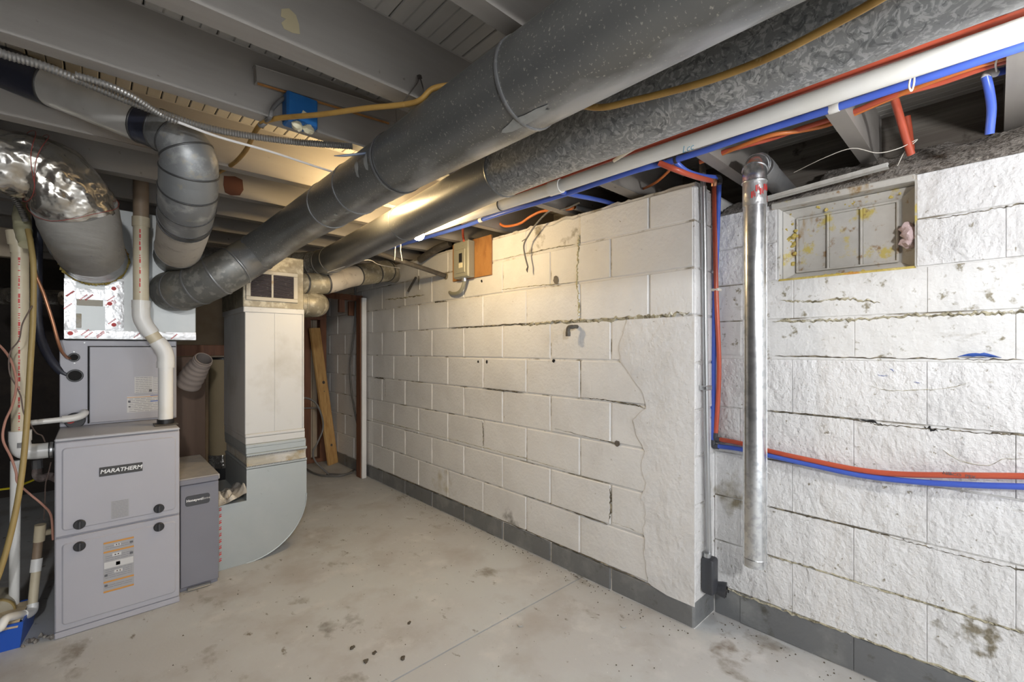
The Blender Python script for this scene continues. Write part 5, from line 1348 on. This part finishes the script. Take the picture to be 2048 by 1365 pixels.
# nails and bare patches on the joists
def joist_patch(name, px_pts, m, label, y):
    return None
for i, (q, lb) in enumerate((((0.6565, 1.065, 1.93), 'bent wire hook hanging from the joist over the big dark duct'),)):
    hk = thing('wire_hook', q, lb, 'hook')
    tube('hook_wire', [(0.6879, 1.135, 1.985), (0.6821, 1.134, 1.963), (0.6689, 1.153, 1.937), (0.6591, 1.176, 1.914)], .0016, M['iron'], hk, n=4, seg=6)
    tube('hook_wire', [(0.69, 1.133, 1.981), (0.691, 1.119, 1.946), (0.6877, 1.108, 1.922)], .0020, M['iron'], hk, n=4, seg=6)
    blob('knot', [((0.689, 1.134, 1.982), 1)], .008, M['iron'], hk, 3, sub=1)
def flat_patch(name, pts, th, m):
    n_ = len(pts); P0 = [V(p) for p in pts]; P1 = [p + Vector((0, th, 0)) for p in P0]
    return mesh(name, P0 + P1, [tuple(range(n_))] + [(k, (k + 1) % n_, n_ + (k + 1) % n_, n_ + k) for k in range(n_)], m, None, sm=False)
tag(flat_patch('bare_patch', [(0.3265, 1.157, 2.005), (0.3432, 1.157, 2.015), (0.3591, 1.157, 2.007), (0.366, 1.157, 1.988), (0.3683, 1.157, 1.965), (0.3511, 1.157, 1.96), (0.332, 1.157, 1.961), (0.3265, 1.157, 1.972), (0.3365, 1.157, 1.986), (0.3254, 1.157, 1.987)], .003, mat('bare_cream_wood', (.48, .41, .26), .6, layers=[(15, 5, (.36, .30, .18), .5, .65)])), 'bare cream patch of wood where paint peeled off a joist', 'patch')
tag(flat_patch('stain_patch', [(0.4522, 2.496, 2.017), (0.4976, 2.496, 2.027), (0.5293, 2.496, 2.018), (0.5335, 2.496, 1.97), (0.5186, 2.496, 1.94), (0.4809, 2.496, 1.931), (0.4563, 2.496, 1.94), (0.4502, 2.496, 1.974)], .004, mat('dark_red_stain', (.10, .035, .02), .8)), 'dark red-brown stain on the joist behind the silver duct elbow', 'stain')

# ================================================================== BITS ON THE FLOOR
rnd = random.Random(12)
FL = [('small dark crumb of dirt lying alone on the floor toward the furnace', (0.7524, 1.746, 0)), ('rounded dark crumb of dirt in the cluster on the near floor', (0.7577, 1.636, 0)), ('dry leaf scrap beside the dark crumbs on the near floor', (0.8707, 1.557, 0)), ('flat dark crumb at the cluster edge on the near floor', (0.8032, 1.659, 0)), ('grey flat pebble lying on the middle of the floor', (1.002, 1.736, 0))]
for k, (lb, p) in enumerate(FL):
    o = blob('floor_crumb', [((p[0], p[1], .004), 1), ((p[0] + .008, p[1] + .004, .003), .7)], .008, M['leaf'], None, k * 3.1, sub=1, amp=.7)
    tag(o, lb, 'crumb', 'dirt crumbs on the floor')
for k, (q, lb) in enumerate((((1.348, 1.4, 0), 'coin-like disc lying left of its twin on the near slab'), ((1.667, 1.093, 0), 'coin-like disc lying right of its twin near the corner'))):
    tag(tube('coin', [(q[0], q[1], .001), (q[0], q[1], .004)], .011, M['floor'], None, seg=16), lb, 'disc', 'flat discs on the floor')
# fine grit, too small to count
gv_, gf_ = [], []
for k in range(420):
    x, y = rnd.uniform(.2, 2.0), rnd.uniform(.2, 3.6)
    if k % 2: x = XW - abs(rnd.gauss(0, .05)) - .01 if y > .87 else XR - abs(rnd.gauss(0, .08)) - .01
    if x < .97 and y > 2.55: continue
    s = rnd.uniform(.0012, .0034)
    i = len(gv_); z = .001
    for (dx, dy, dz) in ((-1, -1, 0), (1, -.7, 0), (.6, 1, 0), (-.8, .8, 0), (0, 0, 1.2)): gv_.append((x + dx * s, y + dy * s, z + dz * s))
    gf_ += [(i, i + 1, i + 4), (i + 1, i + 2, i + 4), (i + 2, i + 3, i + 4), (i + 3, i, i + 4)]
gt_ = mesh('grit', gv_, gf_, M['leaf'], None, sm=False)
tag(gt_, 'fine dark grit scattered over the concrete floor along the walls', 'grit', kind='stuff')
for o in bpy.data.objects:
    if o.name.split('.')[0] in ('print', 'header_bar', 'tape_print', 'red_print', 'tooth_row', 'barcode', 'foam_bead', 'fibreglass_edge', 'insulation_tuft'): o['kind'] = 'stuff'

# ================================================================== CRACKS AND MARKS IN THE WALLS
M['crack'] = mat('open_crack', (.10, .085, .06), .9, layers=[(30, 4, (.32, .28, .2), .5, .62)])
M['crumble'] = mat('crumbled_mortar', (.46, .42, .30), .9, layers=[(40, 5, (.16, .14, .09), .5, .6), (25, 5, (.70, .68, .60), .56, .64)], bump=[(60, 4, .9, .01)])
M['rust_line'] = mat('cream_rust_line', (.56, .50, .30), .8, layers=[(30, 5, (.32, .26, .13), .5, .62), (14, 4, (.75, .72, .62), .58, .66)], bump=[(60, 4, .8, .008)])
crng = random.Random(77)
def crack(parent, pts, w, m, x, name='crack', jit=.6, th=.0025, rough=1.0):
    """irregular raised or open seam following pts on a wall plane"""
    P_, _ = spline(pts, max(3, min(14, int((V(pts[-1]) - V(pts[0])).length / .008 / (len(pts) - 1)))))
    vs, fs = [], []
    for i, p in enumerate(P_):
        a = P_[max(i - 1, 0)]; b = P_[min(i + 1, len(P_) - 1)]
        t = (b - a).normalized(); nn = Vector((0, -t.z, t.y))
        e = min(1, i / 4, (len(P_) - 1 - i) / 4) * .9 + .1
        w0 = w * e * (1 + jit * crng.uniform(-1, 1)); w1 = w * e * (1 + jit * crng.uniform(-1, 1))
        off = nn * (.35 * w * crng.uniform(-1, 1) * rough)
        c = Vector((x, p.y, p.z)) + off
        vs += [c + nn * w0 / 2 + Vector((.003, 0, 0)), c + Vector((-th * crng.uniform(.2, 1), 0, 0)), c - nn * w1 / 2 + Vector((.003, 0, 0))]
    for i in range(len(P_) - 1):
        k = i * 3
        fs += [(k, k + 1, k + 4, k + 3), (k + 1, k + 2, k + 5, k + 4)]
    return mesh(name, vs, fs, m, parent, sm=False)
xa, xb = XW - .0005, XR - .0005
crack(wr, [(1.867, 2.65, 1.341), (1.867, 2.32, 1.344), (1.867, 1.983, 1.344), (1.867, 1.736, 1.34)], .0085, M['crack'], xa)
crack(wr, [(1.867, 1.94, 1.339), (1.867, 1.698, 1.344), (1.867, 1.421, 1.342), (1.867, 1.186, 1.343), (1.867, 1.031, 1.347), (1.867, 0.8917, 1.348)], .020, M['crumble'], xa, 'crumbled_joint', th=.008)
crack(wr, [(1.867, 1.493, 1.795), (1.867, 1.499, 1.691), (1.867, 1.506, 1.56), (1.867, 1.499, 1.454), (1.867, 1.496, 1.335)], .014, M['rust_line'], xa, 'rust_line', th=.005)
crack(wr, [(1.867, 2.294, 0.9396), (1.867, 2.121, 0.935), (1.867, 1.91, 0.9345)], .006, M['crack'], xa)
crack(wr, [(1.867, 1.486, 0.9414), (1.867, 1.329, 0.9414), (1.867, 1.159, 0.9297), (1.867, 1.106, 0.9184)], .006, M['crack'], xa)
crack(wr, [(1.867, 1.299, 0.5069), (1.867, 1.296, 0.4261), (1.867, 1.305, 0.3373)], .011, M['crack'], xa)
crack(wr, [(1.867, 2.294, 0.7198), (1.867, 2.289, 0.6484), (1.867, 2.289, 0.5567)], .006, M['crack'], xa)
crack(wr, [(1.867, 3.865, 0.9303), (1.867, 3.663, 0.9268), (1.867, 3.635, 0.8583), (1.867, 3.644, 0.7482)], .010, M['crack'], xa)
crack(wr, [(1.867, 2.855, 1.543), (1.867, 2.842, 1.545), (1.867, 2.699, 1.538)], .009, M['crack'], xa)
crack(wr, [(1.867, 2.188, 1.757), (1.867, 1.897, 1.757), (1.867, 1.661, 1.757), (1.867, 1.52, 1.749)], .005, M['crumble'], xa)
crack(wr, [(1.867, 2.121, 1.566), (1.867, 1.855, 1.561), (1.867, 1.554, 1.549)], .006, M['crumble'], xa)
crack(wr, [(1.867, 1.284, 0.3431), (1.867, 1.159, 0.3386), (1.867, 1.106, 0.3241), (1.867, 1.091, 0.2483), (1.867, 1.081, 0.1257)], .007, M['crumble'], xa)
crack(wr, [(1.867, 1.661, 0.7534), (1.867, 1.359, 0.7375), (1.867, 1.241, 0.7307)], .006, M['crack'], xa)
crack(wr, [(1.867, 1.91, 0.3293), (1.867, 1.624, 0.3289), (1.867, 1.314, 0.3224)], .006, M['crack'], xa)
crack(wr, [(1.867, 4.041, 0.5506), (1.867, 3.219, 0.5499), (1.867, 2.484, 0.5497), (1.867, 1.94, 0.5465), (1.867, 1.52, 0.5414)], .007, M['crumble'], xa)
crack(wr, [(1.867, 2.994, 1.611), (1.867, 3.38, 1.615), (1.867, 3.644, 1.624)], .016, M['crumble'], xa, 'crumbled_joint', th=.008)
# recessed wall
crack(ww, [(2.06, 0.6448, 0.9377), (2.06, 0.4651, 0.9366), (2.06, 0.3409, 0.9318), (2.06, 0.2835, 0.9242), (2.06, 0.1645, 0.9272), (2.06, 0.0355, 0.9296), (2.06, -0.0567, 0.9332), (2.06, -0.197, 0.928)], .0075, M['crack'], xb)
crack(ww, [(2.06, 0.3409, 0.9318), (2.06, 0.3047, 0.9306), (2.06, 0.2751, 0.9253)], .012, M['void'], xb - .001, 'crack')
crack(ww, [(2.06, 0.167, 0.9285), (2.06, 0.1496, 0.9241), (2.06, 0.1325, 0.923)], .022, M['void'], xb - .001, 'crack')
crack(ww, [(2.06, 0.6448, 0.5378), (2.06, 0.4983, 0.5343), (2.06, 0.3409, 0.5354), (2.06, 0.1898, 0.5283), (2.06, 0.0691, 0.5232), (2.06, -0.0567, 0.5251), (2.06, -0.197, 0.5227)], .0085, M['crack'], xb)
crack(ww, [(2.06, 0.6448, 0.3317), (2.06, 0.4983, 0.338), (2.06, 0.3409, 0.3335), (2.06, 0.2027, 0.3347), (2.06, 0.0691, 0.3343), (2.06, -0.0567, 0.3376)], .010, M['crumble'], xb, 'crumbled_joint', th=.005)
crack(ww, [(2.075, 0.6362, 1.311), (2.075, 0.4685, 1.307), (2.075, 0.3286, 1.304), (2.075, 0.1784, 1.311), (2.075, 0.0469, 1.309), (2.075, -0.0571, 1.306), (2.075, -0.1984, 1.303)], .012, M['crumble'], xb + .0155, 'crumbled_joint', th=.005)
crack(ww, [(2.075, 0.1657, 1.636), (2.075, 0.0811, 1.634), (2.075, 0.0031, 1.636), (2.075, -0.0571, 1.638), (2.075, -0.1543, 1.641)], .007, M['crack'], xb + .0155)
crack(ww, [(2.06, 0.3118, 1.062), (2.06, 0.2627, 1.049), (2.06, 0.1898, 1.054), (2.06, 0.1157, 1.064), (2.06, 0.0578, 1.087)], .004, M['crumble'], xb)
crack(ww, [(2.06, 0.1217, 0.8615), (2.06, 0.0805, 0.8326), (2.06, 0.0246, 0.827), (2.06, -0.0127, 0.8527), (2.06, -0.0567, 0.8652)], .004, M['crumble'], xb)
crack(ww, [(2.06, 0.6222, 1.167), (2.06, 0.3707, 1.163), (2.06, 0.1038, 1.162), (2.06, -0.0567, 1.163)], .006, M['crack'], xb - .002)
crack(ww, [(2.075, 0.6082, 1.398), (2.075, 0.5019, 1.382), (2.075, 0.3887, 1.385), (2.075, 0.2856, 1.362)], .010, M['crumble'], xb + .0155)
M['blue_paint'] = mat('blue_paint_smear', (.03, .09, .38), .5)
crack(ww, [(2.06, 0.0863, 1.17), (2.06, 0.0522, 1.177), (2.06, 0.0192, 1.176), (2.06, -0.0106, 1.168)], .012, M['blue_paint'], xb - .004, 'paint_smear', rough=.1, jit=.3)
for (a_) in ([(2.06, 0.2559, 1.125), (2.06, 0.2491, 1.122), (2.06, 0.245, 1.117)], [(2.06, 0.2905, 1.103), (2.06, 0.2779, 1.1), (2.06, 0.2627, 1.099)], [(2.06, 0.1924, 1.081), (2.06, 0.1847, 1.08), (2.06, 0.1771, 1.079)]):
    crack(ww, a_, .006, M['blue_paint'], xb, 'paint_smear')
# base strip: broken upper edge with pale mortar
crack(wr, [(1.867, 3.936, 0.1145), (1.867, 2.924, 0.1182), (1.867, 2.121, 0.1222), (1.867, 1.589, 0.1217), (1.867, 1.106, 0.116)], .008, M['crack'], xa)
crack(ww, [(2.06, 0.8341, 0.1267), (2.06, 0.6794, 0.1258), (2.06, 0.4651, 0.131), (2.06, 0.229, 0.1357), (2.06, 0.0455, 0.1373), (2.06, -0.0567, 0.1381)], .012, M['crumble'], xb, 'crumbled_joint', th=.006)
